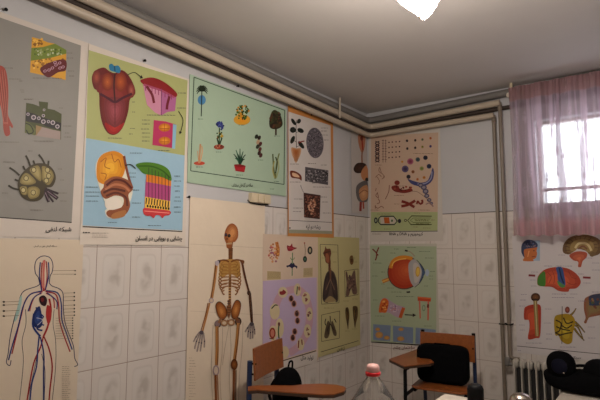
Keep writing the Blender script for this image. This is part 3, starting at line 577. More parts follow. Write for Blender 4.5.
# --- respiration, yellow
c = Chart('yellow chart of lungs and windpipe in framed pictures', 'L', (-.857, -.186, .555, 1.523), .005, (192, 182, 132))
s = c.sh; D = (70, 62, 40)
for q in ([(320.2, 244.3), (337.8, 245), (339, 302.8), (321.6, 304.2)], [(344.6, 270.8), (358, 269), (358, 294.6), (345.2, 297)], [(321.6, 315), (339.7, 311), (339.3, 338.2), (321.6, 341.5)]):
    for i in range(4): s.line([q[i], q[(i+1) % 4]], .5, D)
s.line([(320.9, 352), (358.4, 340.7)], .7, D); s.done('sheet')
A = c.art((310, 232, 6.667)); A.blob([(88, 142), (98, 120), (103, 95), (112, 112), (134, 112), (142, 140), (136, 170), (138, 215), (122, 212), (104, 200), (100, 172)], (122, 70, 50)); A.blob([(104, 150), (120, 145), (128, 180), (124, 205), (108, 196)], (172, 110, 80)); A.line([(88, 145), (108, 135), (136, 130)], 5, (70, 40, 32)); A.line([(130, 205), (130, 265)], 15, (122, 76, 58))
for k in range(6): A.line([(123, 214+9*k), (138, 214+9*k)], 2, (70, 44, 36))
A.done('head_section_picture')
A = c.art(None); A.blob([(329.6, 270), (326, 274), (323.6, 284), (322.6, 299), (327, 303), (332, 300), (337.4, 302), (338, 294), (337, 282), (334.4, 273), (331, 270)], (104, 88, 80)); A.gblob([(329, 272), (325, 279), (323.2, 293), (323.4, 300), (327.6, 296), (330, 284)], (70, 58, 58), (96, 78, 76), 3); A.gblob([(332, 272), (335.6, 279), (337.4, 293), (337.4, 300), (333.6, 297), (331.6, 284)], (70, 58, 58), (100, 80, 76), 3); A.line([(330.4, 268), (330.4, 280)], 1.4, (140, 100, 76)); A.line([(330.4, 279), (326, 290)], .8, (150, 120, 100)); A.line([(330.4, 279), (334.6, 290)], .8, (150, 120, 100)); A.blob([(325, 302), (330, 296), (336, 301)], (176, 156, 116)); A.done('lungs_picture')
A = c.art((310, 232, 6.667)); A.blob([(263, 178), (270, 160), (284, 158), (291, 190), (284, 216), (270, 214)], (130, 92, 48)); A.blob([(272, 170), (282, 168), (284, 196), (274, 200)], (92, 60, 34)); A.done('voice_box_picture')
A = c.art(None); A.blob([(345.6, 273), (347, 272), (349, 280), (351, 278), (353, 272), (355, 271), (356, 282), (357, 293), (353, 294), (351, 288), (349, 295), (346, 296), (346.6, 284)], (124, 98, 90)); A.dots(351, 284, 4.4, 9, 34, .9, [(92, 66, 66), (156, 126, 112), (106, 84, 80)]); A.done('bronchial_tissue_picture')
A = c.art((310, 285, 5.333)); A.gblob([(96, 190), (84, 225), (76, 275), (92, 284), (104, 262), (108, 215)], (110, 94, 70), (86, 72, 56), 3); A.gblob([(118, 190), (130, 215), (142, 255), (138, 272), (124, 262), (112, 215)], (110, 94, 70), (86, 72, 56), 3)
for p in ([(107, 165), (107, 205), (90, 245)], [(107, 205), (126, 240)], [(96, 232), (98, 262)], [(84, 215), (80, 200), (84, 180)], [(130, 180), (140, 200)]): A.line(p, 5, (60, 46, 38), True)
A.done('bronchi_picture')
A = c.art((310, 285, 5.333))
for b in ([(190, 125), (204, 122), (210, 160), (206, 205), (203, 238), (197, 205), (190, 165)], [(228, 118), (240, 112), (254, 120), (254, 165), (246, 200), (240, 230), (234, 195), (230, 160)]): A.gblob(b, (100, 76, 44), (146, 116, 66), 3)
for p in ([(198, 130), (202, 165), (200, 215)], [(236, 125), (244, 150), (238, 190)], [(248, 125), (242, 165)]): A.line(p, 4, (56, 44, 30), True)
A.done('throat_picture')
A = c.art(None); A.caps([(322, 258, 5), (332, 252, 5), (333, 262, 4), (350, 258, 5), (353, 262, 4), (343, 301, 6), (352, 299, 6), (324, 308, 10), (345, 331, 5), (352, 329, 5)], (156, 144, 100), .5); A.done('fine_print')
A = c.art(None); A.text('تنفس', 337, 344.6, 350.4, hz=1.0); A.done('title_text')

# --- blood circulation
c = Chart('cream chart of a body outline with red and blue vessels', 'L', (-3.57, -2.885, .30, 1.455), .0035, (212, 196, 174))
s = c.sh; s.done('sheet')
NV = (46, 50, 92); RD = (166, 40, 42); BL = (44, 66, 128); GR = (64, 92, 92)
A = c.art((0, 235, 4.71)); A.line([(188, 232), (180, 200), (167, 180), (164, 145), (172, 118), (192, 102), (215, 99), (238, 110), (249, 140), (246, 172), (236, 195), (232, 228)], 4, NV, True)
A.line([(188, 230), (172, 242), (120, 260), (98, 285), (84, 340), (66, 400), (48, 480), (38, 560), (30, 600), (46, 615), (52, 590)], 4, NV, True); A.line([(232, 226), (245, 240), (280, 254), (297, 278), (298, 340), (304, 400), (318, 450), (345, 520), (352, 580), (366, 610), (350, 620)], 4, NV, True)
A.line([(120, 350), (122, 420), (104, 500), (110, 600), (92, 780)], 3, (96, 96, 104), True); A.line([(255, 350), (250, 420), (262, 500), (262, 620), (246, 780)], 3, (96, 96, 104), True); A.line([(176, 560), (160, 640), (128, 780)], 3, (96, 96, 104), True); A.line([(196, 560), (212, 640), (208, 780)], 3, (96, 96, 104), True)
A.blob([(92, 300), (104, 290), (96, 350), (78, 400), (68, 400)], (170, 196, 190)); A.done('body_outline')
A = c.art((0, 235, 4.71))
for p, w in (([(210, 118), (206, 180), (206, 265)], 8.10), ([(198, 130), (194, 200), (198, 268)], 5.40), ([(218, 124), (222, 200), (212, 262)], 5.40), ([(200, 268), (150, 275), (118, 312), (100, 380), (78, 470), (56, 560)], 6.08), ([(214, 266), (262, 280), (276, 330), (280, 400), (300, 470), (330, 550)], 6.08), ([(196, 275), (165, 290), (146, 330), (140, 360)], 5.40), ([(216, 274), (250, 296), (256, 345)], 5.40), ([(205, 475), (190, 530), (160, 600), (140, 700), (126, 790)], 6.75), ([(205, 475), (232, 540), (246, 620), (236, 720), (230, 790)], 6.75), ([(232, 300), (240, 360), (225, 430), (206, 475)], 9)): A.line(p, w, RD, True)
A.blob([(222, 330), (242, 350), (240, 400), (226, 420), (216, 380)], (180, 60, 58)); A.line([(206, 120), (204, 250)], 10, (206, 130, 118), True); A.done('arteries', 'red vessels')
A = c.art((0, 235, 4.71))
for p, w in (([(190, 128), (186, 190), (196, 262)], 5.40), ([(228, 128), (230, 190), (214, 258)], 5.40), ([(196, 264), (140, 282), (108, 340), (86, 430), (58, 520), (40, 590)], 6.08), ([(216, 262), (270, 272), (288, 320), (292, 400), (312, 460), (340, 540)], 6.08), ([(194, 272), (156, 300), (132, 360)], 5.40), ([(222, 272), (266, 310), (268, 350)], 5.40), ([(185, 470), (178, 540), (172, 620), (150, 700), (140, 790)], 6.75), ([(190, 480), (206, 560), (206, 650), (206, 790)], 6.75), ([(160, 370), (156, 430), (190, 478)], 9.45), ([(170, 340), (190, 400), (175, 440), (200, 450)], 8.10), ([(165, 360), (205, 385), (168, 410), (208, 425)], 6.75)): A.line(p, w, BL, True)
A.gblob([(185, 335), (160, 365), (155, 420), (180, 440), (200, 420), (196, 370)], (40, 56, 110), (70, 100, 160), 3); A.blob([(184, 296), (206, 284), (222, 304), (214, 334), (192, 326)], (56, 24, 36)); A.ell(200, 305, 8, 10, (120, 34, 40)); A.line([(172, 390), (200, 400), (176, 425)], 3, (190, 190, 200), True); A.done('veins', 'blue vessels')
A = c.art((0, 235, 4.71)); G = (150, 134, 118)
for y in (168, 185): A.line([(248, y), (350, y-1)], 2, G)
for k, y in enumerate((272, 290, 308, 330, 347, 362, 378)): A.line([(300, y+2), (346, y)], 2, G); A.ell(350, y, 4, 4, INK)
for y in (315, 330, 358, 382): A.line([(22, y), (90, y-3)], 2, G); A.ell(18, y, 6, 4, INK)
for y in (168, 185): A.ell(354, y, 4, 3, INK)
for k in range(9): A.line([(262, 392+k*12), (338, 391+k*12)], 1.6, G); A.ell(342, 391+k*12, 3.4, 3, INK)
A.caps([(292, 620+9*k, random.choice((28, 40, 34))) for k in range(20)], G, .4); A.done('fine_print')
A = c.art(None); A.text('دستگاه گردش خون در انسان', 33.8, 57, 246.8, hz=1.1); A.done('title_text')

# --- DNA and cells (back wall)
c = Chart('salmon chart of cells and chromosomes above the eye chart', 'B', (.020, .738, 1.490, 2.522), .004, (200, 193, 184))
s = c.sh; s.poly([(371, 136.5), (438.3, 132.4), (437.7, 212), (371, 212)], (198, 170, 148)); s.poly([(371, 212), (437.7, 212), (437.5, 230.6), (371, 231)], (168, 176, 126)); s.line([(371, 231.6), (437.6, 231.1)], .7, INK); s.done('sheet')
A = c.art((365, 125, 6.667)); MR = (82, 44, 44)
for k in range(5):
    for d in (-1, 1): A.line([(82-d*14, 108+28*k), (82+d*14, 122+28*k), (82-d*14, 136+28*k)], 6, MR if d > 0 else (48, 40, 56), True)
for x in (120, 138): A.line([(x, 98), (x, 250)], 3, MR); A.caps([(x-7, 104+k*18, 14) for k in range(8)], MR, .5)
for i, x in enumerate((160, 182, 207, 230)):
    for k in range(4): A.ell(x, 116-i*2+k*34, 5, 5, MR)
A.done('helix_picture')
for x, y, col in ((280, 105, (60, 44, 50)), (335, 102, (70, 50, 44)), (383, 97, (110, 120, 90)), (437, 88, (190, 110, 60)), (282, 157, (60, 50, 50)), (335, 152, (70, 56, 50)), (383, 146, (150, 140, 60)), (437, 142, (90, 70, 120))):
    A = c.art((365, 125, 6.667)); A.ell(x, y, 8, 9, col); A.ell(x+2, y-2, 3, 3, (40, 34, 40)); A.done('cell_picture')

A = c.art((365, 125, 6.667))
A.blob([(452, 285), (460, 320), (448, 370), (410, 402), (360, 408), (310, 392), (284, 360), (320, 372), (370, 384), (415, 372), (436, 330)], (70, 72, 120)); A.line([(446, 310), (440, 355), (405, 388), (350, 394)], 8, (150, 150, 180), True)
for x, y, r, a, b in ((302, 243, 21, (168, 96, 120), (110, 40, 60)), (268, 293, 23, (104, 88, 124), (44, 36, 60)), (352, 230, 15, (80, 96, 100), (40, 52, 60)), (403, 218, 15, (40, 40, 60), (24, 24, 36)), (427, 275, 16, (46, 52, 84), (24, 28, 46)), (378, 290, 14, (150, 150, 80), (90, 110, 70)), (320, 312, 11, (150, 96, 60), (100, 60, 44)), (290, 345, 14, (56, 48, 62), (30, 26, 36)), (350, 362, 9, (190, 120, 70), (150, 80, 50)), (394, 350, 10, (196, 130, 60), (150, 90, 40)), (248, 245, 8, (206, 150, 70), (190, 120, 50))): A.gell(x, y, r, r, a, b, 0, 3)
A.done('blood_cells_picture')
A = c.art((365, 185, 6.667))
for x, y, r in ((372, 2, 18), (392, 16, 20), (404, 42, 20), (412, 72, 17), (428, 100, 15), (442, 122, 12)): A.ell(x, y, r, r*.85, (84, 80, 106)); A.ell(x, y, r*.6, r*.45, (150, 140, 150))
A.line([(300, 42), (345, 44), (380, 66), (410, 90), (455, 140)], 3, (110, 84, 80), True); A.line([(405, 130), (430, 120), (455, 145)], 8, (150, 120, 120), True); A.done('coiled_strand_picture')
A = c.art((365, 185, 6.667)); CH = (128, 48, 38)
A.blob([(178, 10), (200, 2), (222, 6), (236, 28), (270, 30), (304, 22), (318, 38), (290, 50), (258, 54), (226, 50), (200, 44), (180, 28)], CH); A.crop = (365, 125, 6.667); A.ell(214, 385, 18, 16, CH); A.dots(250, 420, 60, 16, 14, 6, [(96, 34, 30), (156, 76, 58)]); A.crop = (365, 185, 6.667)
for p, w in (([(244, 108), (285, 122), (330, 148)], 18), ([(242, 142), (285, 132), (335, 104)], 18), ([(345, 128), (352, 108), (365, 128)], 12), ([(365, 128), (382, 118), (380, 98)], 14)): A.line(p, w, CH, True)
A.done('chromosome_picture')
A = c.art((365, 125, 6.667))
for p in ([(98, 280), (92, 305), (108, 320), (98, 280)], [(70, 350), (90, 330), (110, 345)], [(110, 320), (130, 345), (112, 360)], [(80, 345), (95, 370), (92, 395)], [(120, 350), (128, 340)]): A.line(p, 3.5, (126, 84, 62), True)
A.crop = (365, 185, 6.667)
for p in ([(85, 50), (72, 70), (90, 85), (82, 50)], [(88, 90), (98, 115), (80, 125)], [(65, 140), (85, 155), (110, 142), (125, 155)], [(70, 135), (68, 158)], [(75, 20), (70, 40)]): A.line(p, 4, (126, 78, 60), True)
A.line([(162, 0), (158, 45), (135, 95)], 4, (110, 60, 44), True); A.done('molecule_picture')
A = c.art((365, 185, 6.667)); NVY = (38, 40, 54)
A.line([(92, 222), (108, 208), (190, 208), (215, 240), (196, 264), (104, 264), (88, 245), (92, 222)], 7, NVY); A.ell(72, 236, 12, 20, NVY); A.ell(72, 236, 6, 11, (160, 170, 140)); A.ell(230, 240, 11, 14, NVY); A.poly([(100, 216), (190, 214), (208, 240), (192, 258), (106, 258)], (196, 186, 170)); A.poly([(125, 216), (160, 216), (166, 256), (130, 256)], (190, 96, 40)); A.ell(180, 238, 6, 9, (70, 110, 70)); A.done('cell_wall_picture')
A = c.art((365, 185, 6.667)); OL = (84, 86, 50)
A.line([(445, 208), (310, 206), (284, 236), (306, 264), (445, 264)], 6, OL); A.line([(440, 220), (320, 220), (302, 236), (322, 250), (440, 250)], 4, (120, 130, 80)); A.ell(270, 236, 9, 10, OL); A.ell(270, 236, 4, 5, (180, 180, 150)); A.caps([(330, 230, 100), (335, 238, 90), (340, 258, 90)], (110, 110, 60), .6); A.done('receptor_picture')
A = c.art(None); A.caps([(375, 165, 7), (394, 195.5, 10), (394, 204, 6), (418, 210, 12), (370.5, 210, 9), (377, 214, 14), (384, 229, 7), (423, 228, 8), (414, 213, 6), (413, 227, 5), (431, 220, 4), (372, 234, 9), (413, 153.5, 20), (398, 186, 8)], (132, 112, 90), .5); A.done('fine_print')
A = c.art(None); A.text('کروموزوم و DNA و RNA', 389.4, 423, 235.2, hz=1.1); A.done('title_text')

# --- eye (back wall)
c = Chart('grey green chart of a big sliced eyeball', 'B', (.014, .678, .592, 1.466), .004, (192, 188, 174))
s = c.sh; s.poly([(370.2, 245.6), (436.3, 246.4), (436.3, 345.2), (371, 341.4)], (166, 178, 148)); s.line([(371, 342), (436.5, 346)], .8, INK); s.done('sheet')
A = c.art((365, 240, 7.273))
A.line([(126, 303), (160, 290), (205, 270)], 26, (196, 120, 60), True); A.line([(126, 303), (160, 290), (205, 270)], 12, (226, 176, 90), True)
A.ell(285, 236, 122, 124, (96, 70, 62), 0, 36); A.gell(283, 236, 114, 117, (176, 62, 36), (206, 104, 62), 0, 6, 20, -14)
A.line([(186, 205), (200, 160), (240, 132), (290, 125), (345, 136)], 26, (214, 140, 50), True); A.line([(196, 190), (212, 160), (250, 142), (300, 136)], 8, (236, 184, 90), True)
A.blob([(318, 172), (352, 140), (382, 158), (412, 205), (418, 250), (396, 310), (362, 342), (330, 300), (318, 240)], (176, 172, 172)); A.blob([(352, 175), (378, 170), (402, 210), (405, 250), (386, 300), (362, 310), (352, 240)], (198, 190, 184))
A.ell(384, 230, 17, 38, (206, 160, 70), .05); A.ell(384, 230, 11, 30, (232, 196, 96), .05)
A.ell(452, 238, 14, 26, (168, 182, 204)); A.blob([(392, 165), (412, 182), (430, 212), (437, 240), (424, 265), (404, 300), (392, 312), (410, 262), (414, 222)], (72, 92, 124)); A.line([(375, 145), (408, 180), (432, 218)], 4, INK, True); A.line([(425, 265), (400, 310), (362, 344)], 4, INK, True); A.line([(298, 78), (330, 88), (362, 118)], 8, (168, 150, 130), True); A.line([(290, 76), (310, 80)], 12, (50, 40, 38)); A.line([(302, 380), (328, 378)], 11, (50, 40, 38)); A.done('eyeball_picture')
A = c.art((365, 240, 7.273))
for p in ([(54, 66), (66, 76), (82, 92)], [(100, 54), (92, 74), (84, 95)], [(84, 92), (84, 120), (76, 148)], [(84, 100), (96, 112)]): A.line(p, 9, (128, 52, 42), True)
A.done('nerve_cell_picture')
A = c.art((365, 290, 6.667)); A.poly(A.smooth([(92, 145), (98, 95), (112, 60), (138, 54), (165, 70), (215, 100), (262, 116), (258, 150), (240, 184), (205, 178), (155, 150), (112, 152)]), (184, 160, 178)); A.blob([(92, 146), (100, 90), (118, 58), (142, 58), (158, 80), (152, 120), (140, 150), (115, 150)], (214, 110, 50)); A.dots(126, 105, 24, 38, 22, 6, [(232, 150, 70), (180, 70, 30), (240, 180, 100)]); A.line([(258, 118), (246, 150), (234, 186)], 22, (196, 96, 46), True); A.dots(195, 125, 30, 26, 26, 5, [(206, 186, 200), (150, 120, 150), (200, 140, 130)]); A.done('retina_picture')
A = c.art((365, 290, 6.667)); A.poly([(350, 44), (441, 52), (438, 78), (352, 72)], (198, 78, 44)); A.line([(352, 50), (440, 57)], 5, (226, 130, 70)); A.line([(364, 74), (368, 190)], 9, (206, 110, 90)); A.line([(422, 78), (420, 202)], 11, (206, 110, 90)); A.line([(421, 95), (419, 118)], 13, (120, 34, 34)); A.ell(392, 120, 11, 22, (130, 150, 120)); A.ell(392, 120, 6, 14, (170, 180, 160)); A.done('vessel_wall_picture')
A = c.art((365, 290, 6.667)); A.line([(265, 165), (325, 168)], 7, INK); A.poly([(318, 156), (342, 168), (318, 180)], INK); A.done('arrow')
A = c.art((365, 290, 6.667)); BQ = (128, 144, 170)
for q in ([(55, 228), (172, 236), (168, 342), (55, 332)], [(186, 238), (322, 250), (320, 357), (188, 344)], [(338, 250), (472, 265), (472, 372), (336, 358)]): A.poly(q, BQ)
for x, y, rx, ry in ((85, 262, 16, 12), (95, 300, 26, 22), (145, 318, 20, 14), (240, 262, 18, 12), (238, 325, 24, 16), (380, 275, 12, 8), (400, 320, 22, 16)): A.gell(x, y, rx, ry, (186, 140, 90), (214, 160, 70), 0, 3)
A.done('focus_diagrams')
A = c.art(None); A.caps([(373, 263, 9), (394, 249, 5), (390, 253, 6), (407, 247.5, 9), (419, 251.5, 11), (425, 258, 9), (381, 272, 4), (372, 276, 6), (430, 271.5, 5), (429, 276, 4), (429, 279, 4), (424, 286, 4), (387, 288, 7), (391, 292, 11), (381, 284, 4), (396, 296.5, 18), (375, 316, 10), (392, 321, 9), (424, 326, 8), (373, 300, 5)], (106, 120, 96), .5); A.done('fine_print')
A = c.art(None); A.text('ساختمان چشم', 393.5, 414.5, 348.6, (110, 50, 40), hz=1.0); A.done('title_text')

# --- nervous system (back wall, under the curtain)
c = Chart('white chart of brains and nerves between curtain and radiator', 'B', (1.305, 1.968, .612, 1.520), .004, (206, 200, 200))
s = c.sh; s.line([(517, 346), (600, 354), (608, 354.8)], .6, INK); s.done('sheet')
A = c.art((505, 230, 6.157)); A.poly([(150, 62), (215, 64), (215, 190), (150, 190)], (160, 182, 202)); A.blob([(114, 122), (150, 112), (196, 104), (194, 130), (198, 145), (190, 172), (172, 182), (174, 192), (112, 190), (120, 165), (108, 150)], (196, 116, 62)); A.blob([(100, 128), (104, 88), (130, 62), (165, 62), (196, 80), (198, 104), (160, 112), (118, 122), (120, 168), (106, 150)], (56, 66, 98)); A.dots(152, 88, 38, 20, 32, 5, [(96, 104, 140), (130, 110, 120), (44, 52, 84)]); A.ell(178, 128, 5, 3, INK); A.line([(165, 165), (188, 162)], 4, (130, 60, 40)); A.line([(148, 128), (140, 165)], 6, (226, 160, 100)); A.done('head_picture')
A = c.art((505, 230, 6.157)); A.gblob([(355, 128), (362, 85), (398, 46), (460, 28), (530, 34), (585, 62), (600, 105), (580, 148), (530, 160), (505, 132), (440, 116), (402, 148), (370, 146)], (112, 84, 48), (158, 132, 78), 3, .4)
for k in range(11): a = 2.9+k*.33; A.line([(475+78*math.cos(a), 112+56*math.sin(a)), (475+100*math.cos(a+.06), 112+72*math.sin(a+.06)), (475+112*math.cos(a), 112+80*math.sin(a))], 4, (92, 66, 40), True)
A.line([(432, 112), (450, 86), (482, 80), (512, 92), (532, 128)], 14, (218, 200, 150), True); A.line([(450, 116), (480, 100), (506, 118)], 10, (132, 84, 60), True)
A.gblob([(396, 156), (440, 132), (500, 138), (502, 168), (478, 192), (468, 226), (450, 226), (450, 196), (420, 186)], (176, 84, 56), (212, 118, 78), 3); A.blob([(520, 150), (545, 135), (562, 150), (535, 165)], (120, 96, 60)); A.done('brain_section_picture')
A = c.art((505, 230, 6.157)); A.gblob([(198, 322), (205, 282), (248, 242), (320, 228), (390, 238), (445, 275), (467, 322), (440, 358), (398, 364), (388, 380), (332, 376), (290, 352), (240, 348), (206, 342)], (176, 70, 46), (208, 98, 60), 3, .5)
A.blob([(199, 322), (208, 284), (242, 254), (250, 300), (246, 344), (210, 342)], (74, 132, 48)); A.blob([(314, 232), (350, 230), (364, 278), (372, 338), (346, 330), (326, 310), (322, 270)], (58, 88, 146)); A.line([(334, 234), (345, 285), (362, 330)], 9, (36, 48, 84), True); A.blob([(322, 312), (350, 330), (372, 345), (352, 356), (330, 340)], (88, 140, 80))
for p in ([(262, 260), (285, 290), (270, 330)], [(390, 250), (410, 290), (440, 300)], [(380, 320), (410, 335), (440, 330)], [(290, 250), (305, 290), (300, 330)], [(330, 360), (370, 362)]): A.line(p, 3, (140, 52, 36), True)
A.done('brain_side_picture')
A = c.art((505, 290, 6.157)); A.gblob([(118, 120), (130, 102), (165, 90), (215, 92), (222, 150), (216, 282), (190, 296), (142, 302), (150, 235), (146, 186), (118, 180)], (170, 62, 42), (206, 92, 60), 3, .5); A.gell(188, 45, 29, 27, (84, 52, 32), (140, 92, 50), 0, 3); A.line([(165, 58), (212, 58)], 7, (50, 32, 26)); A.line([(186, 66), (190, 130), (198, 285)], 24, (150, 128, 76), True); A.line([(186, 66), (190, 130), (198, 285)], 6, (206, 190, 140), True); A.done('torso_nerves_picture')
A = c.art((505, 290, 6.157))
for p in ([(430, 195), (462, 225), (492, 262)], [(425, 235), (455, 275), (488, 312)], [(400, 158), (420, 140), (438, 112)], [(420, 215), (450, 230), (480, 300)]): A.line(p, 15, (56, 44, 24), True, .4); A.line(p, 6, (170, 140, 50), True, .3)
A.gblob([(304, 172), (340, 150), (400, 150), (432, 190), (418, 268), (412, 320), (382, 334), (345, 312), (330, 282), (308, 272)], (170, 140, 34), (206, 184, 60), 3)
for p in ([(312, 185), (345, 205), (335, 250), (312, 262)], [(345, 215), (380, 235), (412, 215)], [(315, 225), (350, 240), (400, 250)], [(330, 280), (375, 268), (412, 262)], [(360, 170), (380, 205), (420, 195)], [(308, 262), (345, 280)]): A.line(p, 8, (60, 46, 20), True)
A.line([(352, 100), (350, 332)], 4, INK); A.gell(384, 122, 15, 20, (130, 70, 60), (190, 110, 86), 0, 3); A.done('spinal_cord_picture')
A = c.art((505, 290, 6.157)); A.gblob([(488, 62), (510, 40), (560, 24), (625, 26), (640, 100), (600, 148), (550, 162), (515, 172), (500, 205), (486, 198), (496, 170), (486, 120)], (150, 96, 70), (140, 120, 80), 3, .5); A.blob([(515, 45), (555, 26), (620, 30), (622, 80), (570, 96), (530, 90)], (62, 68, 92)); A.dots(570, 80, 55, 45, 40, 7, [(90, 100, 70), (120, 70, 60), (60, 76, 104), (160, 120, 80)]); A.done('nerve_cell_picture')
for q in ([(145, 279), (186, 281)], [(480, 292), (527, 294)]): A = c.art((505, 230, 6.157)); A.line(q, 13, (134, 50, 58)); A.done('red_tag')
A = c.art(None); A.caps([(558, 255, 7), (585, 258, 8), (592, 263, 8), (544, 266, 8), (556, 266, 16), (531, 272, 7), (578, 274, 6), (592, 270, 8), (530, 280, 6), (531, 286, 6), (583, 283, 8), (570, 294, 8), (592, 292, 8), (552, 294, 14), (552, 297.5, 22), (521, 294.5, 6), (520, 300, 6), (519, 306, 6), (519, 325, 6), (520, 330, 5), (545, 309, 7), (544, 323, 7), (546, 334, 6), (546, 339, 6), (526, 343, 16), (560, 347, 16), (588, 338, 8), (588, 327, 7), (578, 301, 8), (518, 350.5, 3)], (136, 124, 150), .5); A.done('fine_print')
A = c.art(None); A.text('دستگاه عصبی', 563, 581, 358.6, hz=1.0); A.done('title_text')

# ------------------------------------------------------------------ heating pipes under the ceiling
def pipe(name, label, Lp, Bp, r, m, down=None, off=.065, parts=True):
    a, b = on_left(*Lp[0], off), on_left(*Lp[1], off); k = (b.z-a.z)/(b.y-a.y)
    q0, q1 = on_back(*Bp[0], off), on_back(*Bp[1], off); k2 = (q1.z-q0.z)/(q1.x-q0.x)
    zc = q0.z-k2*(q0.x-off)
    z0 = a.z+k*(-5.9-a.y)
    pts = [(off, -5.9, z0), (off, -off, zc)]
    root = empty(name, (off, -off, zc), 0, label, 'pipe')
    if down is None: pts += [(3.9, -off, zc+k2*(3.9-off))]
    else:
        xd, end = down; pts += [(xd, -off, zc+k2*(xd-off))]
    MB().tube(fillet(pts, .07), r, 12).build('horizontal_run', m, root, root.location)
    if down:
        z = zc+k2*(xd-off)
        MB().tube(fillet([(xd, -off, z), (xd, -off, end[2]), end], .06), .0145, 10).build('riser', M_riser, root, root.location)
        MB().lathe([(0, .0), (.018, 0), (.018, .04), (.0, .04)], (xd, -off, z-r-.036), 12).build('elbow_sleeve', M_riser, root, root.location)
        zz = on_back(503, 324, off).z
        MB().tube([(xd-.017, -.004, zz), (xd-.018, -off-.014, zz), (xd+.018, -off-.014, zz), (xd+.017, -.004, zz)], .005, 6).build('clamp', M_dark, root, root.location)
    return root, zc, k2
RX = on_back(514, 362, .12).x
p1, z1, _ = pipe('heating_pipe', 'upper cream heating pipe that turns the corner and drops beside the curtain', ((160, 30), (330, 107)), ((400, 121.5), (495, 103.5)), .0265, M_pipe, (1.268, (RX+.03, -.065, .575)))
p2, z2, _ = pipe('heating_pipe', 'lower cream heating pipe just above the charts, dropping at the tile edge', ((160, 43), (330, 115.2)), ((400, 130.6), (495, 115)), .0235, M_pipe, (1.216, (RX+.03, -.065, .09)))
pipe('conduit_pipe', 'dull grey pipe in the angle right under the ceiling', ((160, 21.5), (330, 99.2)), ((400, 114.6), (495, 95.3)), .031, M_gpipe, None, .034)
pipe('heating_pipe', 'dark brown filler pipe added for shadow and soot between the two cream pipes', ((160, 36.5), (330, 111)), ((400, 126.3), (495, 109.5)), .017, M_shade_soot, None, .03)  # added pipe, darkens the shadowed and sooty gap between the real ones
a = on_left(340, 99, .10); b = on_left(340, 118, .10)
MB().tube([(.098, a.y, a.z+.012), (.098, b.y, b.z)], .0095, 10).build('hanger', M_pipe, p1, p1.location)

# ------------------------------------------------------------------ junction box and nails
q = [on_left(u, v, .03) for u, v in ((252, 192.5), (271, 194.5), (271, 203), (252, 202))]; ya, yb = q[0].y, q[1].y; za, zb = q[3].z, q[0].z
jb = empty('junction_box', (0, (ya+yb)/2, za), 0, 'small cream junction box below the plant chart with a loose black wire', 'junction box')
MB().box((-.004, ya, za), (.03, yb, zb)).build('body', M_cream, jb, jb.location, .003)
for f in (.3, .62): MB().box((.0295, ya+(yb-ya)*f, za+.004), (.038, ya+(yb-ya)*f+.045, zb-.004)).build('cover', M_cream, jb, jb.location, .002)
pw = [on_left(u, v, .012) for u, v in ((247.5, 200), (250, 202.5), (256, 204), (262, 205), (268, 204.6))]
MB().tube(pw, .0035, 6).build('wire', M_dark, jb, jb.location)
for (u, v, w_, lab) in ((145, 60.5, 'L', 'black nail in the white wall above the tongue chart'), (238, 86, 'L', 'black nail above the pale green plant chart'), (311.5, 114.6, 'L', 'black nail above the white root chart'), (6, 9.5, 'L', 'black nail above the grey lymph chart'), (402.5, 130.5, 'B', 'black nail above the salmon cell chart'), (498, 210.6, 'B', 'dark nail in the top tile edge beside the pipes'), (189.2, 196.8, 'L', 'black nail at the top corner of the skeleton chart')):
    p = on_left(u, v, .009) if w_ == 'L' else on_back(u, v, .009); d = Vector((1, 0, 0)) if w_ == 'L' else Vector((0, -1, 0)); base = p-d*.018
    n = MB().tube([base, p, p+d*.002], [.003, .003, .003], 8); n.tube([p, p+d*.003], .008, 10)
    tag(n.build('nail', M_dark, None, p), lab, 'nail')

# ------------------------------------------------------------------ lamp
M_lamp = bpy.data.materials.new('lit_glass'); M_lamp.use_nodes = True; nt = M_lamp.node_tree; bb = nt.nodes['Principled BSDF']
bb.inputs['Base Color'].default_value = (.9, .85, .7, 1); bb.inputs['Emission Color'].default_value = (1, .895, .80, 1); bb.inputs['Emission Strength'].default_value = LAMP_POWER; bb.inputs['Roughness'].default_value = .2
MC = at_depth(431, 5, 1.75); AX = (.74*_r-.60*_u-.30*_f).normalized(); PXM = (MC-EYE).length/FPX; SR = 12.6*PXM; SL = 36*PXM; BC = MC-AX*SL
RQ = AX.to_track_quat('Z', 'Y').to_matrix()
def turned(mb): mb.v = [tuple(BC+RQ@Vector(v)) for v in mb.v]; return mb
AXX, AXY = BC.x-.10*AX.x, BC.y-.10*AX.y
lamp = empty('ceiling_lamp', (AXX, AXY, CZ), 0, 'lit glass ceiling lamp cut by the top edge, over the middle of the room', 'lamp')
MB().lathe([(0, 0), (.07, 0), (.07, -.018), (.02, -.03), (.0, -.03)], (AXX, AXY, CZ), 24).build('ceiling_rose', M_cream, lamp, lamp.location)
MB().tube(fillet([(AXX, AXY, CZ-.028), (AXX, AXY, BC.z+.06), BC-AX*.03], .05), .008, 10).build('arm', M_steel, lamp, lamp.location)
turned(MB().lathe([(0, -.035), (.018, -.035), (.026, -.02), (.03, -.001), (0, -.001)], n=24)).build('socket', M_steel, lamp, lamp.location)
sh = turned(MB().lathe([(0, .0), (.028, .0), (SR*.80, SL*.10), (SR*.95, SL*.3), (SR, SL*.6), (SR*.97, SL*.84), (SR*.82, SL*.95), (SR*.5, SL*1.01), (0, SL*1.03)], n=72, flute=.02, nf=14)).build('glass_shade', M_lamp, lamp, lamp.location)
M_cry = glass('crystal', (252, 240, 215), .04)
turned(MB().lathe([(SR*1.01, SL*.84), (SR*1.07, SL*.92), (SR*1.10, SL*1.02), (SR*1.06, SL*1.02), (SR*1.03, SL*.93), (SR*1.0, SL*.86)], n=84, flute=.05, nf=14)).build('crystal_rim', M_cry, sh, lamp.location)

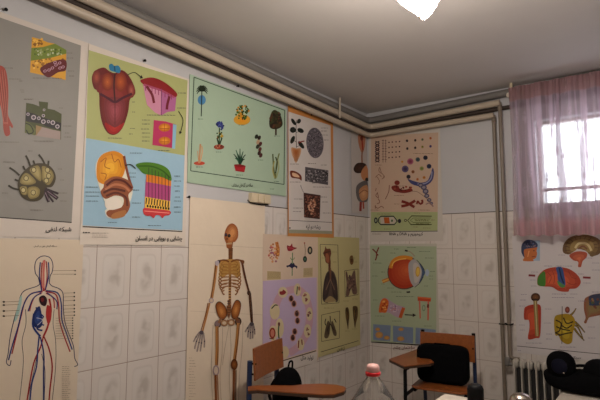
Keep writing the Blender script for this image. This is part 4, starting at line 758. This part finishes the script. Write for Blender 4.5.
# ------------------------------------------------------------------ curtain and rod
cy = .15
xl = on_back(511.5, 160, cy).x; zt = min(CZ-.02, on_back(512, 87, cy).z); zb = on_back(512, 236, cy).z; xr = 2.95
H = zt-zb
M_cur = bpy.data.materials.new('pink_lace'); M_cur.use_nodes = True; nt = M_cur.node_tree; L = nt.links.new
out = nt.nodes['Material Output']; nt.nodes.remove(nt.nodes['Principled BSDF'])
df = nt.nodes.new('ShaderNodeBsdfDiffuse'); tl = nt.nodes.new('ShaderNodeBsdfTranslucent'); tp = nt.nodes.new('ShaderNodeBsdfTransparent')
CC = (*lin((186, 164, 176)), 1); df.inputs[0].default_value = CC; tl.inputs[0].default_value = CC
m1 = nt.nodes.new('ShaderNodeMixShader'); m1.inputs[0].default_value = .45; L(df.outputs[0], m1.inputs[1]); L(tl.outputs[0], m1.inputs[2])
m2 = nt.nodes.new('ShaderNodeMixShader'); L(tp.outputs[0], m2.inputs[1]); L(m1.outputs[0], m2.inputs[2]); L(m2.outputs[0], out.inputs[0])
uv = nt.nodes.new('ShaderNodeUVMap'); uv.uv_map = 'cloth'
nz = nt.nodes.new('ShaderNodeTexNoise'); nz.inputs['Scale'].default_value = 40; nz.inputs['Detail'].default_value = 2; L(uv.outputs[0], nz.inputs['Vector'])
def rng(x, a, b_, lo, hi):
    n = nt.nodes.new('ShaderNodeMapRange'); L(x, n.inputs[0])
    for i, q in enumerate((a, b_, lo, hi)): n.inputs[i+1].default_value = q
    return n.outputs[0]
def mth(op, a, b_, clamp=False):
    n = nt.nodes.new('ShaderNodeMath'); n.operation = op; n.use_clamp = clamp
    for i, q in enumerate((a, b_)):
        if isinstance(q, (int, float)): n.inputs[i].default_value = q
        else: L(q, n.inputs[i])
    return n.outputs[0]
mp = nt.nodes.new('ShaderNodeMapping'); mp.inputs['Scale'].default_value = (15, .6, 1); L(uv.outputs[0], mp.inputs[0])
st = nt.nodes.new('ShaderNodeTexNoise'); st.inputs['Scale'].default_value = 1.0; st.inputs['Detail'].default_value = 2; L(mp.outputs[0], st.inputs['Vector'])
m3 = nt.nodes.new('ShaderNodeMapping'); m3.inputs['Scale'].default_value = (1, .45, 1); L(uv.outputs[0], m3.inputs[0])
vr = nt.nodes.new('ShaderNodeTexVoronoi'); vr.inputs['Scale'].default_value = 15; L(m3.outputs[0], vr.inputs['Vector'])
flower = mth('MULTIPLY', rng(vr.outputs['Distance'], .22, .42, 1, .0), rng(nz.outputs['Fac'], .40, .52, .1, 1))
band = rng(st.outputs['Fac'], .46, .58, 0, 1)
sp = nt.nodes.new('ShaderNodeSeparateXYZ'); L(uv.outputs[0], sp.inputs[0])
dens = mth('ADD', mth('ADD', .48, mth('MULTIPLY', band, .42)), mth('MULTIPLY', flower, mth('ADD', .12, mth('MULTIPLY', band, .25))))
dens = mth('ADD', dens, rng(sp.outputs[1], H-.125, H-.105, 0, .30)); dens = mth('ADD', dens, rng(sp.outputs[1], .13, .10, 0, .18))
L(mth('MINIMUM', dens, .975), m2.inputs[0])
c1 = nt.nodes.new('ShaderNodeMix'); c1.data_type = 'RGBA'; c1.inputs[6].default_value = CC; c1.inputs[7].default_value = (*lin((168, 132, 134)), 1); L(rng(sp.outputs[1], H-.125, H-.105, 0, 1), c1.inputs[0])
c2 = nt.nodes.new('ShaderNodeMix'); c2.data_type = 'RGBA'; L(c1.outputs[2], c2.inputs[6]); c2.inputs[7].default_value = (*lin((200, 158, 164)), 1); L(rng(sp.outputs[1], .15, .09, 0, 1), c2.inputs[0])
L(c2.outputs[2], df.inputs[0]); L(c2.outputs[2], tl.inputs[0])
nx, nzr = 420, 34; vs = []; uvs = []; ph = [random.uniform(-.6, .6) for _ in range(40)]
H = zt-zb
for j in range(nzr+1):
    t = j/nzr; z = zt-H*t
    for i in range(nx+1):
        x = xl+(xr-xl)*i/nx; s_ = (x-xl)*2*PI/.12
        big = .032*math.sin(s_+.9*math.sin(s_*.37)+.25*math.sin(t*3))*(.35+.65*min(1, t*3)); fine = .007*math.sin((x-xl)*2*PI/.03+ph[int((x-xl)*20) % 40])*max(0, 1-t*5)
        vs.append((x+.006*math.sin(t*4+s_*.5), -cy+big+fine-.02*t, z+(0 if t < 1 else .006*math.sin(s_*1.3)))); uvs.append(((x-xl)*1.6, z-zb))
fs = [(j*(nx+1)+i, j*(nx+1)+i+1, (j+1)*(nx+1)+i+1, (j+1)*(nx+1)+i) for j in range(nzr) for i in range(nx)]
mb = MB(); mb.add(vs, fs, True); cur = mb.build('curtain', M_cur, None, (xl, -cy, zb))
ul = cur.data.uv_layers.new(name='cloth')
for lp in cur.data.loops: ul.data[lp.index].uv = uvs[lp.vertex_index]
tag(cur, 'sheer pink lace curtain hanging in folds over the bright window', 'curtain')
rp = on_back(509, 95, .10)
rod = empty('curtain_rod', (rp.x, -.10, rp.z), 0, 'pale curtain rod with a round end knob beside the pipes', 'curtain rod')
MB().tube([(rp.x, -.10, rp.z), (xr+.05, -.10, rp.z)], .009, 10).build('rod', M_cream, rod, rod.location)
MB().sell((rp.x, -.10, rp.z), .022, .022, .022).build('end_knob', M_white, rod, rod.location)
bk = on_back(507, 88, .06)
MB().box((rp.x+.01, -.113, rp.z-.004), (rp.x+.03, -.087, CZ)).build('bracket', M_cream, rod, rod.location, .003)

# ------------------------------------------------------------------ radiator
rz1 = on_back(520, 359.5, .13).z; rz0 = .08
rad = empty('radiator', (RX+.3, -.115, rz0), 0, 'cream column radiator under the nervous system chart', 'radiator')
for k in range(15):
    x = RX+.012+k*.0505; s_ = MB()
    s_.sell((x, -.115, (rz0+rz1)/2), .0055, .062, (rz1-rz0)/2, 7, 16, 16); s_.sell((x, -.115, rz1-.035), .0235, .036, .033, 3, 14, 8); s_.sell((x, -.115, rz0+.035), .0235, .036, .033, 3, 14, 8)
    s_.build('section', M_rad, rad, rad.location)
vv = MB(); vv.tube([(RX-.06, -.115, rz1-.045), (RX+.01, -.115, rz1-.045)], .013, 10); vv.sell((RX-.05, -.115, rz1-.03), .02, .02, .035, 3, 12, 8); vv.build('valve', M_gpipe, rad, rad.location)
for k in (1, 13): MB().box((RX+.002+k*.0505, -.15, 0), (RX+.022+k*.0505, -.08, rz0+.03)).build('foot', M_rad, rad, rad.location)
MB().box((RX+.012, -.126, rz0+.03), (RX+.012+14*.0505, -.09, rz1-.02)).build('shade_panel', M_gap_shade, rad, rad.location)  # added dark panel, makes the gaps between the fins read as shaded


# ------------------------------------------------------------------ school chairs with a writing tablet
def school_chair(label, loc, ang, top, seat, tab, tz, depth=.34, caps=True):
    r = empty('tablet_chair', (loc[0], loc[1], 0), ang, label, 'chair'); inv = Matrix.Rotation(-ang, 3, 'Z'); c0 = Vector((loc[0], loc[1], 0))
    hw = .195
    MB().prism([(.03, -hw), (depth-.04, -hw), (depth, -hw+.05), (depth, hw-.05), (depth-.04, hw), (.03, hw)], seat-.014, seat).build('seat', M_wood, r, bevel=.004)
    b = MB(); n = 8; vs = []
    for sx in (0, .012):
        for i in range(n+1):
            y = -hw+2*hw*i/n; bow = -.012*(1-(y/hw)**2)
            for z in (top-.185, top): vs.append((bow+sx-.001-(z-top)*.06, y, z))
    N = (n+1)*2; fs = []
    for i in range(n):
        a = 2*i; fs += [(a, a+2, a+3, a+1), (N+a, N+a+1, N+a+3, N+a+2), (a, N+a, N+a+2, a+2), (a+1, a+3, N+a+3, N+a+1)]
    fs += [(0, 1, N+1, N), (2*n, N+2*n, N+2*n+1, 2*n+1)]
    b.add(vs, fs); b.build('backrest', M_wood, r, bevel=.003)
    for sy in (-1, 1):
        y = sy*(hw-.012)
        pe = top-.02 if caps else top-.075; post = MB().tube(fillet([(-.10, y, 0), (-.03, y, seat-.03), (-.022, y, pe)], .1), .0135 if caps else .0165, 10).build('back_post', M_blue, r)
        for zz in (top-.09, top-.15): MB().tube([(-.02, y, zz), (.018, y, zz)], .006, 8).build('bolt', M_dark, post)
        if caps: MB().tube([(-.022, y, top-.02), (-.022, y, top+.012)], .0135, 10).build('post_cap', M_dark, post)
        MB().tube(fillet([(-.03, y*.93, seat-.028), (depth-.03, y*.93, seat-.028)], .01), .0115, 8).build('seat_rail', M_dark, r)
    MB().tube(fillet([(depth-.03, hw-.015, seat-.028), (depth+.03, hw-.01, 0)], .01), .0125, 10).build('front_leg', M_dark, r)
    T = [inv@(on_level(u, v, tz)-c0) for u, v in tab]; poly = [(p.x, p.y) for p in T]
    if sum(poly[i][0]*poly[(i+1) % len(poly)][1]-poly[(i+1) % len(poly)][0]*poly[i][1] for i in range(len(poly))) < 0: poly.reverse()
    tbl = MB().prism(poly, tz-.006, tz).build('tablet', M_wood, r); cx = sum(p[0] for p in poly)/len(poly); cyy = sum(p[1] for p in poly)/len(poly)
    MB().prism([(cx+(x-cx)*.995, cyy+(y-cyy)*.995) for x, y in poly], tz-.022, tz-.006).build('tablet_edge', M_edge, tbl)
    return r, poly
AW = math.atan2(.23, .974)
chA, pA = school_chair('wooden tablet chair against the left wall, under the skeleton and lilac charts', (.265, -1.79), AW, .83, .43, [(248, 386.4), (257, 385.2), (293, 385.4), (304, 384.2), (321, 383.6), (336, 384.6), (344, 386.4), (346.2, 388.2), (344, 391), (334, 394), (323, 394.2), (285, 391.6), (257, 389.4), (248, 390)], .64, caps=False)
def tablet_arm(r, fx, fy, tz, seat, bx, by):
    MB().tube(fillet([(fx+.03, fy, 0), (fx, fy, seat), (fx, fy, tz-.03), (fx-.04, fy+.01, tz-.028)], .03), .0125, 10).build('tablet_post', M_dark, r)
    MB().tube(fillet([(fx, fy, seat-.028), (.02, -.18, seat-.028)], .01), .0115, 8).build('tablet_rail', M_dark, r)
    MB().tube(fillet([(fx-.04, fy+.01, tz-.03), (bx, by, tz-.03)], .01), .010, 8).build('tablet_support', M_dark, r)
tablet_arm(chA, .36, -.24, .64, .43, .05, -.215)
BW = math.radians(-82)
chB, pB = school_chair('wooden tablet chair facing out in front of the back wall, holding a black case', (.965, -.59), BW, .80, .47, [(389, 359), (417, 349), (434, 361.8), (430, 363), (404, 366)], .64, .30)
inv = Matrix.Rotation(-BW, 3, 'Z'); q = inv@(at_depth(405.2, 380, math.hypot(.86-EYE.x, -1.02-EYE.y))-Vector((.965, -.59, 0)))
tablet_arm(chB, q.x, q.y, .64, .47, .06, -.21)

# black backpack on the left chair's seat
D = 3.06; c0 = at_depth(287.5, 375, D); top = at_depth(287.5, 368, D).z
bp = empty('backpack', (c0.x, c0.y, .43), AW, 'black backpack standing on the seat behind the writing tablet', 'backpack')
hh = (top-.432)/2
def sq(p):
    k = 1-.28*max(0, (p.z-hh)/hh)**2; return Vector((p.x*k, p.y*k, p.z))
MB().sell((0, 0, hh+.004), .075, .10, hh, 3.2, 28, 18, sq).build('body', M_bag, bp)
fp = MB().sell((.062, 0, hh*.72), .035, .075, hh*.55, 3.5, 24, 12).build('front_pocket', M_bag, bp)
MB().tube([(.078+.02*math.sin(k*PI/12)*0-.035*(abs(k-6)/6)**2, -.075+.15*k/12, hh*1.15+.17*hh*6/6*math.sin(k*PI/12)*.9) for k in range(13)], .0035, 6).build('zip', M_dark, fp)
MB().tube(fillet([(-.01, .02, 2*hh-.03), (.0, .025, 2*hh+.035), (.0, .075, 2*hh+.03), (-.01, .085, 2*hh-.06)], .03), .006, 8).build('handle', M_bag, bp)
for y in (-.05, .05): MB().tube(fillet([(-.06, y, 2*hh-.06), (-.105, y, hh), (-.065, y, .04)], .08), .009, 8).build('strap', M_bag, bp)

# black case on the right chair
D = math.hypot(.965+.139*.10-EYE.x, -.59-.99*.10-EYE.y); a, b = at_depth(417, 365, D), at_depth(469.5, 365, D); zt2 = at_depth(440, 344.5, D).z
wdt = (b-a).to_2d().length/2; ctr = (a+b)/2
cs = empty('laptop_case', (ctr.x, ctr.y, .47), BW, 'flat black case leaning on the backrest of the chair by the back wall', 'bag')
hh = (zt2-.472)/2
MB().sell((0, 0, hh+.003), .055, wdt, hh, 6, 40, 16).build('body', M_bag, cs)
MB().sell((.05, 0, hh*.9), .012, wdt*.86, hh*.72, 7, 36, 10).build('front_pocket', M_bag, cs)
MB().tube(fillet([(0, -.06, 2*hh-.012), (.01, -.055, 2*hh+.008), (.01, .055, 2*hh+.008), (0, .06, 2*hh-.012)], .01), .006, 8).build('handle', M_bag, cs)

# ------------------------------------------------------------------ teacher's desk and what stands on it
DZ = .74; cnr = on_level(445, 393.5, DZ); dx0, dy1 = cnr.x, cnr.y
desk = empty('desk', (dx0+.33, dy1-.66, 0), 0, 'white topped desk whose corner shows below the right chair', 'desk')
MB().box((dx0, dy1-1.32, DZ-.024), (dx0+.66, dy1, DZ)).build('desktop', M_white, desk, desk.location, .003)
for x in (dx0+.04, dx0+.62):
    for y in (dy1-.04, dy1-1.28): MB().box((x-.016, y-.016, 0), (x+.016, y+.016, DZ-.024)).build('leg', M_blue, desk, desk.location, .002)
for x in (dx0+.04, dx0+.62): MB().box((x-.012, dy1-1.265, DZ-.06), (x+.012, dy1-.055, DZ-.0245)).build('rail', M_blue, desk, desk.location)
for y in (dy1-.04, dy1-1.28): MB().box((dx0+.055, y-.012, DZ-.06), (dx0+.605, y+.012, DZ-.0245)).build('rail', M_blue, desk, desk.location)

M_pet = bpy.data.materials.new('clear_plastic'); M_pet.use_nodes = True; nt = M_pet.node_tree
nt.nodes.remove(nt.nodes['Principled BSDF']); tr = nt.nodes.new('ShaderNodeBsdfTransparent'); tr.inputs[0].default_value = (.93, .92, .9, 1); gl = nt.nodes.new('ShaderNodeBsdfGlossy'); gl.inputs[1].default_value = .06; lw = nt.nodes.new('ShaderNodeLayerWeight'); lw.inputs[0].default_value = .2
dfp = nt.nodes.new('ShaderNodeBsdfDiffuse'); dfp.inputs[0].default_value = (.72, .67, .63, 1); mA = nt.nodes.new('ShaderNodeMixShader'); mA.inputs[0].default_value = .11; mB = nt.nodes.new('ShaderNodeMixShader')
nt.links.new(tr.outputs[0], mA.inputs[1]); nt.links.new(dfp.outputs[0], mA.inputs[2]); nt.links.new(mA.outputs[0], mB.inputs[1]); nt.links.new(gl.outputs[0], mB.inputs[2]); nt.links.new(lw.outputs['Fresnel'], mB.inputs[0]); nt.links.new(mB.outputs[0], nt.nodes['Material Output'].inputs[0])
D = 1.6; bt = at_depth(373, 372, D); zc = at_depth(374.5, 364, D).z; px = D/FPX*1.0
bo = empty('bottle', (bt.x, bt.y, DZ), 0, 'clear plastic bottle with a red cap at the bottom edge', 'bottle')
hz = zc-DZ; sc = 1.12*px
MB().lathe([(0, 0.004), (.035, .002), (.052, .012), (.055, .04), (.055, hz-.20), (.0555, hz-.155), (19.5*sc, hz-36*px), (16.5*sc, hz-31*px), (12.5*sc, hz-24*px), (8.6*sc, hz-17.5*px), (6.0*sc, hz-13.5*px), (5.3*sc, hz-11*px), (5.3*sc, hz-3*px)], (0, 0, 0), 40).build('bottle_body', M_pet, bo)
MB().lathe([(5.4*sc, hz-10.6*px), (6.5*sc, hz-10.4*px), (6.5*sc, hz-7.2*px), (5.4*sc, hz-7*px)], (0, 0, 0), 36).build('tamper_ring', M_red, bo)
M_capt = mat('pale_red_cap_top', (226, 178, 172), .2)
MB().lathe([(5.5*sc, hz-7*px), (5.6*sc, hz-6.6*px), (5.5*sc, hz-2.4*px), (4.6*sc, hz-.6*px), (3*sc, hz), (0, hz+.4*px)], (0, 0, 0), 36, .02, 18).build('cap', M_capt, bo)

D = 1.8; tp_ = at_depth(475.4, 392, D); zc = at_depth(475.4, 384.2, D).z
fl = empty('drinking_flask', (tp_.x, tp_.y, DZ), 0, 'black flask with rounded shoulders on the white desk', 'flask'); r = 6.6*D/FPX*1.1; h = zc-DZ
MB().lathe([(0, .0), (r*.96, 0), (r, .004), (r, h-.05), (r*.99, h-.022)], n=28).build('body', M_dark, fl); MB().lathe([(r*.99, h-.0215), (r*1.0, h-.015), (r*.86, h-.005), (r*.6, h), (0, h)], n=28).build('lid', M_dark, fl)
D = 1.92; tp_ = at_depth(520.8, 396, D); zc = at_depth(520.8, 393.2, D).z; h = zc-DZ
po = empty('steel_pot', (tp_.x, tp_.y, DZ), 0, 'small polished steel pot with a domed lid on the desk in front of the radiator', 'pot')
MB().lathe([(0, 0), (.032, 0), (.036, .006), (.036, h-.03)], n=36).build('body', M_steel, po)
MB().lathe([(.0365, h-.030), (.0378, h-.027), (.034, h-.014), (.024, h-.004), (.010, h), (0, h+.0005)], n=36).build('lid', M_steel, po)

# ------------------------------------------------------------------ small white table with a black bag in front of the radiator
SZ = .58; q = on_level(559.5, 394.5, SZ); tx, ty = q.x, q.y
tb = empty('small_table', (tx+.35, ty-.1, 0), 0, 'small white table in front of the radiator, under the black bag', 'table')
MB().box((tx, ty-.42, SZ-.022), (tx+.7, ty+.22, SZ)).build('tabletop', M_white, tb, tb.location, .003)
for x in (tx+.05, tx+.65):
    for y in (ty-.37, ty+.17): MB().tube([(x, y, 0), (x, y, SZ-.022)], .013, 10).build('leg', M_dark, tb, tb.location)
D = math.hypot(tx-EYE.x, ty+.10-EYE.y); cc = at_depth(582, 385, D); kx = D/FPX
bgp = empty('shoulder_bag', (cc.x, cc.y, SZ), math.radians(-4), 'soft black bag with a round pouch at its end, on the small white table', 'bag')
hm = (at_depth(580, 371, D).z-SZ)/2
def sag(p):
    t = p.z/(2*hm); return Vector((p.x*(1.0-.0*t)-(.035*t if p.x < 0 else 0), p.y, p.z+.012*math.sin(p.x*22)*t))
MB().sell((.02, 0, hm+.003), .20, .105, hm, 3.0, 40, 18, sag).build('body', M_bag, bgp)
zz = at_depth(592, 358, D).z-SZ
MB().sell((.100, .0, zz-.085), .090, .08, .085, 2.3, 28, 14).build('top_flap', M_bag, bgp)
pc = at_depth(561, 364.6, D-.03); lp = Matrix.Rotation(math.radians(4), 3, 'Z')@(pc-Vector((cc.x, cc.y, SZ)))
R_ = 11.4*kx*1.0
rpz = MB().sell((lp.x, lp.y, lp.z), R_, R_*.8, R_, 2.2, 32, 18).build('round_pouch', M_bag, bgp)
MB().sell((lp.x+.004, lp.y-R_*.72, lp.z), R_*.55, R_*.12, R_*.55, 2.2, 28, 12).build('pouch_panel', M_navy, rpz)
MB().sell((lp.x+R_*.35, lp.y-R_*.80, lp.z-R_*.42), .005, .004, .005).build('glint_bead', M_steel, rpz)  # tiny bright bead added as the glint on the pouch
MB().tube(fillet([(-.15, .02, 2*hm-.04), (-.05, .04, 2*hm+.02), (.08, .05, 2*hm+.03), (.19, .02, 2*hm-.05)], .05), .009, 8).build('strap', M_bag, bgp)
